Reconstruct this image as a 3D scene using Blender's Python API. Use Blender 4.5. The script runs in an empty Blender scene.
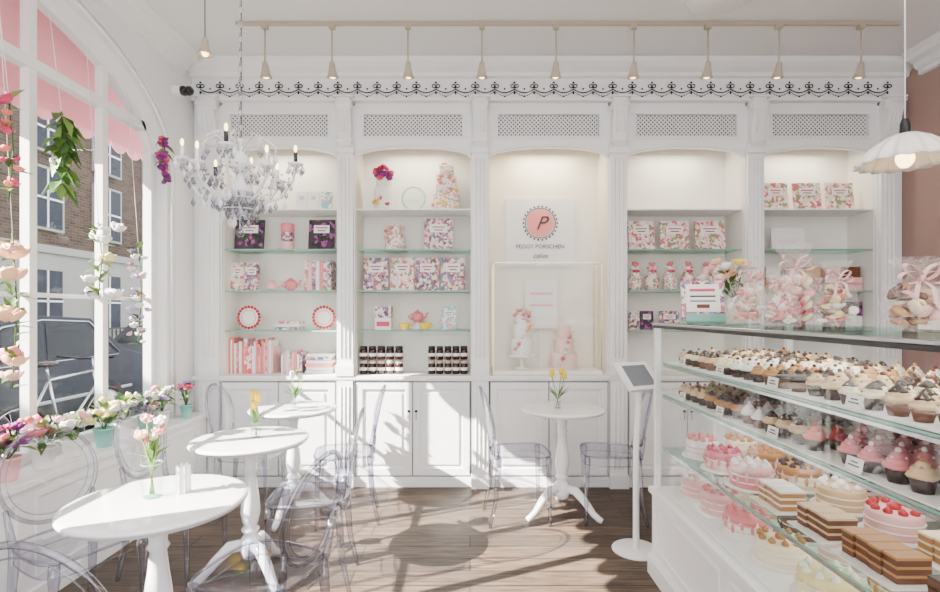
import bpy, math, random
from mathutils import Vector, Matrix
random.seed(7)
F=520.0; HC=1.42; VX=470.0; VY=312.0
def P(px,py,Y): return ((px-VX)*Y/F, HC-(py-VY)*Y/F)
def PXm(px,Y): return (px-VX)*Y/F
# ------------------------------------------------------------------ materials
def newmat(name):
    m=bpy.data.materials.new(name); m.use_nodes=True
    nt=m.node_tree; b=nt.nodes.get('Principled BSDF'); return m,nt,b
def deep(col): return tuple(c**1.55 for c in col) if min(col)<.8 else col
def simple(name,col,rough=.5,metal=0,spec=None,emis=None,es=0,trans=0,coat=0,bump=0,bscale=60):
    m,nt,b=newmat(name); col=deep(col)
    b.inputs['Base Color'].default_value=(*col,1)
    b.inputs['Roughness'].default_value=rough
    b.inputs['Metallic'].default_value=metal
    if coat: b.inputs['Coat Weight'].default_value=coat
    if spec is not None: b.inputs['Specular IOR Level'].default_value=spec
    if emis:
        b.inputs['Emission Color'].default_value=(*emis,1); b.inputs['Emission Strength'].default_value=es
    n=nt.nodes.new('ShaderNodeTexNoise'); n.inputs['Scale'].default_value=bscale
    tc=nt.nodes.new('ShaderNodeTexCoord'); nt.links.new(tc.outputs['Object'],n.inputs['Vector'])
    mx=nt.nodes.new('ShaderNodeMixRGB'); mx.blend_type='MULTIPLY'; mx.inputs['Fac'].default_value=.05
    mx.inputs['Color1'].default_value=(*col,1); nt.links.new(n.outputs['Fac'],mx.inputs['Color2'])
    nt.links.new(mx.outputs['Color'],b.inputs['Base Color'])
    if bump:
        bp=nt.nodes.new('ShaderNodeBump'); bp.inputs['Strength'].default_value=bump; bp.inputs['Distance'].default_value=.01
        nt.links.new(n.outputs['Fac'],bp.inputs['Height']); nt.links.new(bp.outputs['Normal'],b.inputs['Normal'])
    return m
def clear(name,tint,edge,refl=.6,rough=.03,base=.04):
    """thin transparent sheet: transparent + grazing-angle reflection (Schlick)"""
    m,nt,b=newmat(name); nt.nodes.remove(b); out=nt.nodes['Material Output']
    lw=nt.nodes.new('ShaderNodeLayerWeight'); lw.inputs['Blend'].default_value=.5
    p2=nt.nodes.new('ShaderNodeMath'); p2.operation='POWER'; p2.inputs[1].default_value=2; nt.links.new(lw.outputs['Facing'],p2.inputs[0])
    mx=nt.nodes.new('ShaderNodeMixRGB'); mx.inputs['Color1'].default_value=(*tint,1); mx.inputs['Color2'].default_value=(*edge,1)
    nt.links.new(p2.outputs[0],mx.inputs['Fac'])
    t=nt.nodes.new('ShaderNodeBsdfTransparent'); nt.links.new(mx.outputs['Color'],t.inputs['Color'])
    g=nt.nodes.new('ShaderNodeBsdfGlossy'); g.inputs['Roughness'].default_value=rough
    p5=nt.nodes.new('ShaderNodeMath'); p5.operation='POWER'; p5.inputs[1].default_value=5; nt.links.new(lw.outputs['Facing'],p5.inputs[0])
    ma=nt.nodes.new('ShaderNodeMath'); ma.operation='MULTIPLY_ADD'; ma.inputs[1].default_value=refl; ma.inputs[2].default_value=base; nt.links.new(p5.outputs[0],ma.inputs[0])
    s=nt.nodes.new('ShaderNodeMixShader'); nt.links.new(ma.outputs[0],s.inputs['Fac'])
    nt.links.new(t.outputs[0],s.inputs[1]); nt.links.new(g.outputs[0],s.inputs[2]); nt.links.new(s.outputs[0],out.inputs['Surface'])
    return m
def blotch(name,cols,scale=30,rough=.4):
    m,nt,b=newmat(name); cols=[tuple(x**1.45 for x in c) if min(c)<.78 else c for c in cols]
    tc=nt.nodes.new('ShaderNodeTexCoord')
    v=nt.nodes.new('ShaderNodeTexVoronoi'); v.inputs['Scale'].default_value=scale
    nz=nt.nodes.new('ShaderNodeTexNoise'); nz.inputs['Scale'].default_value=scale*.8
    ad=nt.nodes.new('ShaderNodeMixRGB'); ad.blend_type='ADD'; ad.inputs['Fac'].default_value=.03
    nt.links.new(tc.outputs['Object'],nz.inputs['Vector']); nt.links.new(tc.outputs['Object'],ad.inputs['Color1']); nt.links.new(nz.outputs['Color'],ad.inputs['Color2'])
    sp=nt.nodes.new('ShaderNodeSeparateColor'); nt.links.new(v.outputs['Color'],sp.inputs[0]); src=sp.outputs[0]
    nt.links.new(ad.outputs['Color'],v.inputs['Vector'])
    r=nt.nodes.new('ShaderNodeValToRGB'); nt.links.new(src,r.inputs['Fac'])
    r.color_ramp.interpolation='CONSTANT'
    els=r.color_ramp.elements
    els[0].color=(*cols[0],1); els[0].position=0
    n=len(cols)
    els[1].color=(*cols[1],1); els[1].position=1/n
    for i in range(2,n):
        e=els.new(i/n); e.color=(*cols[i],1)
    nt.links.new(r.outputs['Color'],b.inputs['Base Color']); b.inputs['Roughness'].default_value=rough
    return m
WHITE=simple('white_paint',(.90,.90,.885),.45)
WALLW=simple('wall_white',(.88,.88,.885),.7,bump=.05)
CEIL=simple('ceiling_plaster',(.80,.80,.80),.8)
PINKW=simple('pink_brown_wall',(.52,.385,.35),.8,bump=.05)
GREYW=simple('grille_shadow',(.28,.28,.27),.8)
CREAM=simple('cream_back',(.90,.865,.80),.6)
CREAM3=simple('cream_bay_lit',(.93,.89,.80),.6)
TABW=simple('table_lacquer',(.92,.92,.93),.12,coat=.5)
ACR=clear('ghost_acrylic',(.96,.96,.98),(.52,.52,.66),.7,.03,.07)
ACRE=clear('ghost_acrylic_edge',(.81,.81,.87),(.24,.24,.35),.7,.05,.14)
GLASS=clear('clear_glass',(.99,.993,.99),(.93,.96,.95),.18,.02,.02)
CGLASS=clear('counter_glass',(.985,.99,.985),(.90,.94,.92),.35,.01,.045)
SHG=clear('shelf_glass',(.92,.97,.95),(.66,.84,.78),.30)
GEDGE=simple('glass_green_edge',(.36,.58,.51),.2)
CHROME=simple('brushed_steel',(.62,.62,.63),.25,metal=1)
DARK=simple('dark_metal',(.04,.04,.04),.4)
DKTRIM=simple('frieze_ink',(.06,.045,.05),.6)
BLACKG=simple('black_gloss',(.02,.02,.022),.15)
PINK=simple('pink_icing',(.86,.38,.41),.5); LPINK=simple('light_pink',(.91,.62,.62),.5)
HPINK=simple('hot_pink',(.72,.12,.27),.5); RED=simple('red_berry',(.62,.06,.09),.4)
CORAL=simple('coral_pink',(.87,.35,.30),.5)
PEACH=simple('peach',(.92,.66,.48),.5)
YEL=simple('yellow_petal',(.94,.74,.10),.5); LYEL=simple('pale_yellow',(.90,.82,.50),.5)
PURP=simple('purple_petal',(.34,.05,.30),.5); LILAC=simple('lilac',(.64,.50,.77),.5)
WPET=simple('white_petal',(.91,.89,.85),.5); CREAMI=simple('cream_icing',(.92,.85,.68),.5)
GRN=simple('leaf_green',(.13,.25,.06),.5); LGRN=simple('light_leaf_green',(.30,.43,.13),.5)
TEAL=simple('teal_ceramic',(.40,.70,.64),.3); CHOC=simple('chocolate',(.10,.045,.028),.45)
BROWN=simple('brown_sponge',(.27,.13,.07),.7); CARAM=simple('caramel',(.62,.37,.17),.45)
BEIGE=simple('beige_icing',(.81,.63,.44),.5)
JAM=simple('jam',(.10,.035,.035),.15); LABEL=simple('paper_label',(.88,.86,.82),.6)
PAPER=simple('white_paper',(.9,.9,.9),.6)
FIX=simple('fitting_cream_metal',(.60,.54,.45),.35)
EMB=simple('emblem_pink',(.91,.44,.43),.6)
BULB=simple('warm_bulb',(1,.8,.5),.4,emis=(1,.66,.30),es=9)
COV1=blotch('floral_cover_pink',[(.9,.84,.80),(.87,.54,.55),(.9,.8,.74),(.72,.22,.28),(.36,.46,.24),(.88,.74,.70)],46)
COV2=blotch('floral_cover_purple',[(.02,.012,.03),(.02,.015,.03),(.12,.02,.12),(.42,.14,.36),(.05,.1,.02)],34)
COV3=blotch('floral_cover_mixed',[(.86,.78,.76),(.64,.24,.33),(.22,.25,.40),(.85,.6,.6),(.84,.8,.62),(.25,.13,.14),(.5,.32,.45)],48)
COV4=blotch('floral_cover_teal',[(.3,.62,.62),(.8,.88,.86),(.85,.5,.5),(.3,.62,.62)],50)
PINKB=blotch('pink_book_spines',[(.86,.30,.31),(.88,.55,.54),(.9,.80,.78),(.84,.24,.28)],26)
CHINTZ=blotch('chintz_icing',[(.9,.87,.84),(.9,.85,.83),(.86,.46,.48),(.9,.87,.84),(.5,.54,.3)],70)
def floor_mat():
    m,nt,b=newmat('oak_floorboards')
    tc=nt.nodes.new('ShaderNodeTexCoord'); mp=nt.nodes.new('ShaderNodeMapping')
    nt.links.new(tc.outputs['Object'],mp.inputs['Vector'])
    br=nt.nodes.new('ShaderNodeTexBrick'); nt.links.new(mp.outputs[0],br.inputs['Vector'])
    br.inputs['Scale'].default_value=1; br.inputs['Brick Width'].default_value=1.7; br.inputs['Row Height'].default_value=.15
    br.inputs['Mortar Size'].default_value=.005; br.inputs['Color1'].default_value=(.094,.061,.041,1); br.inputs['Color2'].default_value=(.040,.028,.021,1)
    br.inputs['Mortar'].default_value=(.006,.004,.003,1); br.inputs['Bias'].default_value=0; br.offset=.37
    m2=nt.nodes.new('ShaderNodeMapping'); m2.inputs['Scale'].default_value=(1.6,16,1); nt.links.new(tc.outputs['Object'],m2.inputs['Vector'])
    n=nt.nodes.new('ShaderNodeTexNoise'); n.inputs['Scale'].default_value=3; n.inputs['Detail'].default_value=8; nt.links.new(m2.outputs[0],n.inputs['Vector'])
    rp=nt.nodes.new('ShaderNodeValToRGB'); nt.links.new(n.outputs['Fac'],rp.inputs['Fac'])
    rp.color_ramp.elements[0].position=.32; rp.color_ramp.elements[0].color=(.32,.30,.28,1); rp.color_ramp.elements[1].position=.68; rp.color_ramp.elements[1].color=(1.7,1.67,1.62,1)
    n3=nt.nodes.new('ShaderNodeTexNoise'); n3.inputs['Scale'].default_value=1.8; n3.inputs['Detail'].default_value=6; nt.links.new(tc.outputs['Object'],n3.inputs['Vector'])
    r3=nt.nodes.new('ShaderNodeMapRange'); r3.inputs['From Min'].default_value=.35; r3.inputs['From Max'].default_value=.65; r3.inputs['To Min'].default_value=0; r3.inputs['To Max'].default_value=.4; nt.links.new(n3.outputs['Fac'],r3.inputs['Value'])
    mx=nt.nodes.new('ShaderNodeMixRGB'); mx.blend_type='MULTIPLY'; mx.inputs['Fac'].default_value=1
    nt.links.new(br.outputs['Color'],mx.inputs['Color1']); nt.links.new(rp.outputs['Color'],mx.inputs['Color2'])
    my=nt.nodes.new('ShaderNodeMixRGB'); nt.links.new(r3.outputs[0],my.inputs['Fac']); nt.links.new(mx.outputs['Color'],my.inputs['Color1']); my.inputs['Color2'].default_value=(.105,.084,.068,1)
    nt.links.new(my.outputs['Color'],b.inputs['Base Color']); b.inputs['Roughness'].default_value=.5
    b.inputs['Specular IOR Level'].default_value=.25
    bp=nt.nodes.new('ShaderNodeBump'); bp.inputs['Strength'].default_value=.3; bp.inputs['Distance'].default_value=.004
    nt.links.new(n.outputs['Fac'],bp.inputs['Height']); nt.links.new(bp.outputs['Normal'],b.inputs['Normal'])
    return m
FLOOR=floor_mat()
def brick_mat():
    m,nt,b=newmat('london_brick')
    tc=nt.nodes.new('ShaderNodeTexCoord'); sx=nt.nodes.new('ShaderNodeSeparateXYZ'); cx=nt.nodes.new('ShaderNodeCombineXYZ')
    nt.links.new(tc.outputs['Object'],sx.inputs[0]); nt.links.new(sx.outputs['Y'],cx.inputs['X']); nt.links.new(sx.outputs['Z'],cx.inputs['Y'])
    br=nt.nodes.new('ShaderNodeTexBrick'); nt.links.new(cx.outputs[0],br.inputs['Vector'])
    br.inputs['Scale'].default_value=1; br.inputs['Brick Width'].default_value=.24; br.inputs['Row Height'].default_value=.08; br.inputs['Mortar Size'].default_value=.008
    br.inputs['Color1'].default_value=(.105,.062,.038,1); br.inputs['Color2'].default_value=(.045,.028,.02,1); br.inputs['Mortar'].default_value=(.12,.095,.075,1)
    nt.links.new(br.outputs['Color'],b.inputs['Base Color']); b.inputs['Roughness'].default_value=.9
    return m
BRICK=brick_mat()
# ------------------------------------------------------------------ mesh builder
class B:
    def __init__(s): s.v=[];s.f=[];s.m=[];s.s=[];s.mats=[]
    def mi(s,mat):
        if mat not in s.mats: s.mats.append(mat)
        return s.mats.index(mat)
    def add(s,V,Fc,mat,smooth=False):
        o=len(s.v); k=s.mi(mat); s.v.extend([tuple(x) for x in V])
        for f in Fc: s.f.append(tuple(i+o for i in f)); s.m.append(k); s.s.append(smooth)
    def bb(s,x0,x1,y0,y1,z0,z1,mat,M=None):
        V=[Vector(p) for p in [(x0,y0,z0),(x1,y0,z0),(x1,y1,z0),(x0,y1,z0),(x0,y0,z1),(x1,y0,z1),(x1,y1,z1),(x0,y1,z1)]]
        if M: V=[M@p for p in V]
        s.add(V,[(0,3,2,1),(4,5,6,7),(0,1,5,4),(1,2,6,5),(2,3,7,6),(3,0,4,7)],mat)
    def quad(s,pts,mat): s.add(pts,[tuple(range(len(pts)))],mat)
    def lathe(s,prof,c,mat,seg=24,M=None,mod=None,smooth=True,cap=True):
        V=[];Fc=[];c=Vector(c)
        for (r,z) in prof:
            for i in range(seg):
                a=2*math.pi*i/seg; rr=r*(mod(a,z) if mod else 1)
                p=Vector((rr*math.cos(a),rr*math.sin(a),z))
                if M: p=M@p
                V.append(p+c)
        n=len(prof)
        for j in range(n-1):
            for i in range(seg):
                k=(i+1)%seg; Fc.append((j*seg+i,j*seg+k,(j+1)*seg+k,(j+1)*seg+i))
        if cap:
            if prof[0][0]>1e-4: Fc.append(tuple(range(seg-1,-1,-1)))
            if prof[-1][0]>1e-4: Fc.append(tuple((n-1)*seg+i for i in range(seg)))
        s.add(V,Fc,mat,smooth)
    def tube(s,pts,rad,mat,seg=8,closed=False,cap=True):
        pts=[Vector(p) for p in pts]; n=len(pts)
        if not isinstance(rad,(list,tuple)): rad=[rad]*n
        V=[];Fc=[]; prev=None
        for i,p in enumerate(pts):
            if closed: t=pts[(i+1)%n]-pts[i-1]
            else: t=pts[min(i+1,n-1)]-pts[max(i-1,0)]
            if t.length<1e-9: t=Vector((0,0,1))
            t.normalize()
            if prev is None:
                ref=Vector((0,0,1)) if abs(t.z)<.9 else Vector((1,0,0)); nrm=t.cross(ref).normalized()
            else:
                nrm=prev-t*prev.dot(t)
                nrm=nrm.normalized() if nrm.length>1e-6 else t.orthogonal().normalized()
            prev=nrm; bn=t.cross(nrm)
            for j in range(seg):
                a=2*math.pi*j/seg; V.append(p+(nrm*math.cos(a)+bn*math.sin(a))*rad[i])
        for i in range(n if closed else n-1):
            i2=(i+1)%n
            for j in range(seg):
                k=(j+1)%seg; Fc.append((i*seg+j,i*seg+k,i2*seg+k,i2*seg+j))
        if cap and not closed:
            Fc.append(tuple(range(seg-1,-1,-1))); Fc.append(tuple((n-1)*seg+i for i in range(seg)))
        s.add(V,Fc,mat,True)
    def ell(s,c,r,mat,seg=10,rings=6,M=None):
        c=Vector(c)
        if not isinstance(r,(tuple,list)): r=(r,r,r)
        V=[Vector((0,0,-r[2]))];Fc=[]
        for j in range(1,rings):
            ph=-math.pi/2+math.pi*j/rings
            for i in range(seg):
                a=2*math.pi*i/seg; V.append(Vector((r[0]*math.cos(ph)*math.cos(a),r[1]*math.cos(ph)*math.sin(a),r[2]*math.sin(ph))))
        V.append(Vector((0,0,r[2])))
        for i in range(seg): Fc.append((0,1+(i+1)%seg,1+i))
        for j in range(rings-2):
            for i in range(seg):
                k=(i+1)%seg; Fc.append((1+j*seg+i,1+j*seg+k,1+(j+1)*seg+k,1+(j+1)*seg+i))
        L=len(V)-1; o=1+(rings-2)*seg
        for i in range(seg): Fc.append((o+i,o+(i+1)%seg,L))
        V=[(M@p if M else p)+c for p in V]; s.add(V,Fc,mat,True)
    def prism(s,pts,d,mat,smooth=False):
        n=len(pts); d=Vector(d); V=[Vector(p) for p in pts]; V+= [p+d for p in V]
        Fc=[tuple(range(n-1,-1,-1)),tuple(range(n,2*n))]+[(i,(i+1)%n,(i+1)%n+n,i+n) for i in range(n)]
        s.add(V,Fc,mat,smooth)
    def strip(s,pts,wv,mat):
        """flat ribbon following pts, wv = width vector"""
        wv=Vector(wv); n=len(pts); V=[Vector(p)-wv for p in pts]+[Vector(p)+wv for p in pts]
        s.add(V,[(i,i+1,n+i+1,n+i) for i in range(n-1)],mat,True)
    def obj(s,name,loc=(0,0,0),rz=0,bevel=0):
        me=bpy.data.meshes.new(name); me.from_pydata(s.v,[],s.f); 
        for m in s.mats: me.materials.append(m)
        me.polygons.foreach_set('material_index',s.m); me.polygons.foreach_set('use_smooth',s.s); me.update()
        return place(name,me,loc,rz,bevel)
def place(name,me,loc,rz=0,bevel=0):
    o=bpy.data.objects.new(name,me); bpy.context.scene.collection.objects.link(o); o.location=loc; o.rotation_euler=(0,0,rz)
    if bevel:
        md=o.modifiers.new('bevel','BEVEL'); md.width=bevel; md.segments=1; md.limit_method='ANGLE'; md.angle_limit=math.radians(50)
    return o
def rot(ax,a): return Matrix.Rotation(a,3,ax)
def rose(b,c,r,mat,n=5):
    c=Vector(c); T=rot('Z',random.random()*6)@rot('X',random.uniform(-.9,.9))
    b.ell(c,(r*.42,r*.42,r*.5),mat,7,5)
    for k,(cnt,rr,tilt,sz) in enumerate([(3,.34,1.25,.5),(n,.58,.95,.55)]):
        for i in range(cnt):
            a=2*math.pi*i/cnt+k*.5+random.random()*.3
            M=T@rot('Z',a)@rot('Y',-tilt)
            b.ell(c+T@Vector((math.cos(a)*r*rr,math.sin(a)*r*rr,-r*.05*k)),(r*sz,r*sz,r*.13),mat,6,4,M)
def leaf(b,c,d,L,w,mat):
    c=Vector(c); d=Vector(d).normalized(); sd=d.cross(Vector((0,0,1)))
    if sd.length<.1: sd=Vector((1,0,0))
    sd.normalize(); up=sd.cross(d)
    p=[c,c+d*L*.45+sd*w+up*w*.4,c+d*L-up*w*.4,c+d*L*.45-sd*w+up*w*.4,c+d*L*.45]
    b.add(p,[(0,1,4),(1,2,4),(2,3,4),(3,0,4)],mat,True)
def rv(): return Vector((random.uniform(-1,1),random.uniform(-1,1),random.uniform(-1,1)))
def bouquet(b,base,top,spread,n,r,cols,leaves=10,stem=True,ll=.07):
    base=Vector(base); top=Vector(top)
    for i in range(n):
        o=rv(); p=top+Vector((o.x*spread,o.y*spread,o.z*spread*.6))
        if stem: b.tube([base,(base+p)/2+Vector((0,0,.01)),p],.0022,GRN,5)
        rose(b,p,r*random.uniform(.75,1.15),random.choice(cols))
    for i in range(leaves):
        o=rv(); p=base.lerp(top,random.uniform(.3,1.1))
        leaf(b,p+Vector((o.x,o.y,0))*spread*.5,(o.x,o.y,.3+o.z*.6),ll*random.uniform(.7,1.3),ll*.25,random.choice([GRN,LGRN]))
# ------------------------------------------------------------------ room shell
XL=-2.25; XR=3.52; YB=4.58; YN=-3.0; ZC=3.43; Y0=4.23
b=B(); b.bb(XL-.15,XR+.1,YN,YB+.1,-.1,0,FLOOR); b.obj('floor')
b=B(); b.bb(XL-.15,XR+.1,YN,YB+.1,ZC,ZC+.1,CEIL); b.obj('ceiling')
b=B(); b.bb(XL-.15,XR+.1,YB+.02,YB+.12,0,ZC,WALLW); b.obj('wall_back')
b=B(); b.bb(XR,XR+.1,YN,YB+.02,0,ZC,PINKW); b.obj('wall_right')
# left wall with arched opening
AY0,AY1=1.04,3.86; AC=(AY0+AY1)/2; AA=(AY1-AY0)/2; SPR=2.48; AB=.70; LZ=.62; XW=XL-.15
def archZ(y):
    t=max(0,1-((y-AC)/AA)**2); return SPR+AB*math.sqrt(t)
b=B()
b.bb(XW,XL,AY1,YB+.02,0,ZC,WALLW); b.bb(XW,XL,YN,AY0,0,ZC,WALLW); b.bb(XW,XL,AY0,AY1,0,LZ-.04,WALLW)
N=40; ys=[AC-AA*math.cos(math.pi*i/N) for i in range(N+1)]
for i in range(N):
    a,c=ys[i],ys[i+1]; za,zc=archZ(a),archZ(c)
    V=[(XL,a,za),(XL,c,zc),(XL,c,ZC),(XL,a,ZC),(XW,a,za),(XW,c,zc),(XW,c,ZC),(XW,a,ZC)]
    b.add(V,[(0,1,2,3),(7,6,5,4),(0,4,5,1)],WALLW)
b.obj('wall_left')
# arch bead trim
b=B()
for off,rr in ((.045,.014),(.085,.008)):
    pts=[(XL+.012,AY1+off,LZ)]+[(XL+.012,AC-(AA+off)*math.cos(math.pi*i/N),SPR+(AB+off)*math.sin(math.pi*i/N)) for i in range(N,-1,-1)]+[(XL+.012,AY0-off,LZ)]
    b.tube(pts,rr,WHITE,8)
b.obj('trim_1')
# ledge
b=B(); XF=-2.08
b.bb(XW,XF,-1,Y0-.08,LZ-.035,LZ,WHITE)
b.bb(XL+.001,XF-.025,-1,Y0-.08,0.0,LZ-.035,WHITE)
for i in range(6):
    y0=Y0-.12-(i+1)*.8; y1=y0+.72
    for (a,c,d,e) in [(y0,y1,.52,.55),(y0,y1,.12,.15),(y0,y0+.03,.15,.52),(y1-.03,y1,.15,.52)]:
        b.bb(XF-.026,XF-.013,a,c,d,e,WHITE)
b.bb(XL,XF-.01,-1,Y0-.08,0,.09,WHITE)
b.obj('window_ledge',bevel=.004)
# crown moulding left / right
for nm,x,sgn in (('trim_2',XL,1),('trim_3',XR,-1)):
    b=B()
    prof=[(0,0),(.16,0),(.16,-.02),(.13,-.03),(.12,-.06),(.07,-.08),(.055,-.12),(.03,-.13),(.03,-.16),(0,-.165)]
    b.prism([(x+sgn*p[0],YN,ZC+p[1]) for p in prof],(0,4.05-YN,0),WHITE)
    b.obj(nm)
# window
b=B(); WX=-2.36
def vbar(y,w,z1=None): b.bb(WX-.025,WX+.025,y-w/2,y+w/2,LZ,min(archZ(y-w/2),archZ(y+w/2)) if z1 is None else z1,WHITE)
for y in (1.66,2.22,2.78,3.33): vbar(y,.05)
b.bb(WX-.03,WX+.03,AY1-.06,AY1-.002,LZ,SPR+.1,WHITE); b.bb(WX-.03,WX+.03,AY0+.002,AY0+.06,LZ,SPR+.1,WHITE)
b.bb(WX-.03,WX+.03,AY0+.12,AY1-.12,2.72,2.78,WHITE); b.bb(WX-.03,WX+.03,AY0,AY1,LZ,LZ+.06,WHITE)
b.bb(WX-.012,WX+.012,AY0,AY1,1.50,1.525,WHITE)
for i in range(N):
    a,c=ys[i],ys[i+1]; za,zc=archZ(a),archZ(c)
    b.add([(WX+.03,a,za-.05),(WX+.03,c,zc-.05),(WX+.03,c,zc),(WX+.03,a,za),(WX-.03,a,za-.05),(WX-.03,c,zc-.05)],[(0,1,2,3),(0,4,5,1)],WHITE)
pane=[(WX,AY0+.03,LZ+.03)]+[(WX,y,archZ(y)-.03) for y in ys[1:-1]]+[(WX,AY1-.03,LZ+.03)]
b.quad(pane,GLASS)
b.obj('window_1')
# ------------------------------------------------------------------ wall cabinet
cab=B(); U=lambda px: PXm(px,Y0); Z=lambda py: HC-(py-VY)*Y0/F
PIL=[(196,222),(337,355),(471,489),(608,627),(745,763),(877,901)]
BAYS=[(PIL[i][1],PIL[i+1][0]) for i in range(5)]
ZT=3.10; ZL=.905
cab.bb(XL+.005,XR-.005,Y0+.01,YB,0,.86,WHITE)
cab.bb(XL+.005,XR-.005,Y0-.045,YB,.875,ZL,WHITE); cab.bb(XL+.005,XR-.005,Y0-.03,YB,.86,.875,WHITE)
cab.bb(XL+.005,XR-.005,Y0-.02,YB,0,.085,WHITE)
for i,(a,c) in enumerate(PIL):
    x0,x1=U(a),U(c)
    if i==0: x0=XL+.005
    if i==5: x1=XR-.005
    cab.bb(x0,x1,Y0,YB,ZL,ZT,WHITE)
    p0,p1=x0+.0,x1-.0
    if i==0: p0=x0+.05
    if i==5: p1=x1-.05
    cab.bb(p0,p1,Y0-.065,Y0,0,.11,WHITE)
    cab.bb(p0+.008,p1-.008,Y0-.045,Y0+.01,.11,.86,WHITE)
    cab.bb(p0+.008,p1-.008,Y0-.035,Y0,ZL,2.78,WHITE)
    cab.bb(p0,p1,Y0-.055,Y0,ZL,ZL+.09,WHITE); cab.bb(p0,p1,Y0-.055,Y0,2.70,2.74,WHITE)
    w=p1-p0
    for k in range(3):   # reeding
        xx=p0+w*(.28+.22*k); cab.tube([(xx,Y0-.036,1.05),(xx,Y0-.036,2.66)],.009,WHITE,6)
        cab.tube([(xx,Y0-.046,.16),(xx,Y0-.046,.82)],.009,WHITE,6)
    pr=[(0,3.13),(-.095,3.13),(-.10,3.10),(-.105,3.05),(-.095,3.01),(-.08,2.97),(-.065,2.92),(-.06,2.86),(-.07,2.82),(-.065,2.78),(-.045,2.755),(0,2.75)]
    cab.prism([(p0+.02,Y0+q[0],q[1]) for q in pr],(w-.04,0,0),WHITE)
    cab.tube([(p0+.008,Y0-.075,3.075),(p1-.008,Y0-.075,3.075)],.034,WHITE,12)
    cab.tube([(p0+.010,Y0-.055,2.80),(p1-.010,Y0-.055,2.80)],.022,WHITE,10)
    for k in range(3): 
        xx=p0+w*(.3+.2*k); cab.tube([(xx,Y0-.10,3.03),(xx,Y0-.075,2.96),(xx,Y0-.066,2.86)],.008,WHITE,6)
    cab.bb(p0-.008,p1+.008,Y0-.11,Y0,3.13,3.145,WHITE)
for i,(a,c) in enumerate(BAYS):
    x0,x1=U(a),U(c); cx=(x0+x1)/2; w=x1-x0
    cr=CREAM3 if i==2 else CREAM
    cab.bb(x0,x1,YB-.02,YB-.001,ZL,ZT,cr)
    cab.bb(x0-.001,x0+.004,Y0+.03,YB-.02,ZL,2.75,cr); cab.bb(x1-.004,x1+.001,Y0+.03,YB-.02,ZL,2.75,cr)
    g0,g1=x0+.07,x1-.07; gz0,gz1=2.84,3.03
    cab.bb(x0,x1,Y0,Y0+.03,gz1,ZT+.02,WHITE); cab.bb(x0,g0,Y0,Y0+.03,gz0,gz1,WHITE); cab.bb(g1,x1,Y0,Y0+.03,gz0,gz1,WHITE)
    n=24
    for k in range(n):
        u0,u1=k/n,(k+1)/n
        az=lambda u: 2.67+.085*(max(0,1-(2*u-1)**2))**.5
        xa,xb=x0+w*u0,x0+w*u1; za,zb=az(u0),az(u1)
        V=[(xa,Y0,za),(xb,Y0,zb),(xb,Y0,gz0),(xa,Y0,gz0),(xa,Y0+.03,za),(xb,Y0+.03,zb),(xb,Y0+.03,gz0),(xa,Y0+.03,gz0)]
        cab.add(V,[(0,1,2,3),(7,6,5,4),(0,4,5,1)],WHITE)
    cab.tube([(x0+w*k/n,Y0-.004,2.685+.085*(max(0,1-(2*k/n-1)**2))**.5) for k in range(n+1)],.008,WHITE,6)
    for (q0,q1,r0,r1) in ((g0-.015,g1+.015,gz1-.005,gz1+.012),(g0-.015,g1+.015,gz0-.012,gz0+.005),(g0-.015,g0+.003,gz0,gz1),(g1-.003,g1+.015,gz0,gz1)):
        cab.bb(q0,q1,Y0-.012,Y0+.005,r0,r1,WHITE)
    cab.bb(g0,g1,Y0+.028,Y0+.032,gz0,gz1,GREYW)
    H=gz1-gz0; st=.034; k=-int(H/st)-1
    while g0+k*st<g1:
        for sg in (1,-1):
            xs=g0+k*st + (0 if sg==1 else H)
            t0,t1=0,H
            if sg==1:
                t0=max(0,g0-xs); t1=min(H,g1-xs)
            else:
                t0=max(0,xs-g1); t1=min(H,xs-g0)
            if t1-t0>.005:
                A=Vector((xs+sg*t0,Y0+.018+.003*sg,gz0+t0)); C=Vector((xs+sg*t1,Y0+.018+.003*sg,gz0+t1))
                pw=Vector((-sg*1,0,1)).normalized()*.0055
                cab.prism([A-pw,C-pw,C+pw,A+pw],(0,.004,0),WHITE)
        k+=1
    dg=.012; mid=cx; dz0,dz1=.10,.85
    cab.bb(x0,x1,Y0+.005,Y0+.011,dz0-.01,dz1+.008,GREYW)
    for (d0,d1,kn) in ((x0+dg,mid-.004,1),(mid+.004,x1-dg,-1)):
        cab.bb(d0,d1,Y0-.012,Y0+.004,dz0,dz1,WHITE)
        fw=.055
        cab.bb(d0,d1,Y0-.028,Y0-.012,dz1-fw,dz1,WHITE); cab.bb(d0,d1,Y0-.028,Y0-.012,dz0,dz0+fw,WHITE)
        cab.bb(d0,d0+fw,Y0-.028,Y0-.012,dz0+fw,dz1-fw,WHITE); cab.bb(d1-fw,d1,Y0-.028,Y0-.012,dz0+fw,dz1-fw,WHITE)
        cab.bb(d0+fw+.03,d1-fw-.03,Y0-.022,Y0-.012,dz0+fw+.03,dz1-fw-.03,WHITE)
        kx=(d1-.025) if kn==1 else (d0+.025)
        cab.ell((kx,Y0-.042,.62),.012,DARK,8,6)
        cab.tube([(kx,Y0-.03,.60),(kx,Y0-.045,.585),(kx,Y0-.045,.565),(kx,Y0-.03,.55)],.003,DARK,5)
    if i!=2:
        for zi,z in enumerate((2.27,1.94,1.60,1.27)):
            m=SHG
            if zi==0 or (i>=3 and zi==0): m=WHITE
            cab.bb(x0+.004,x1-.004,Y0+.04,YB-.02,z-.014,z-.002,m)
            cab.bb(x0+.004,x1-.004,Y0+.036,Y0+.04,z-.014,z-.002,WHITE if m is WHITE else GEDGE)
cab.bb(XL+.005,XR-.005,Y0-.04,YB,3.14,3.33,WHITE)
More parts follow.
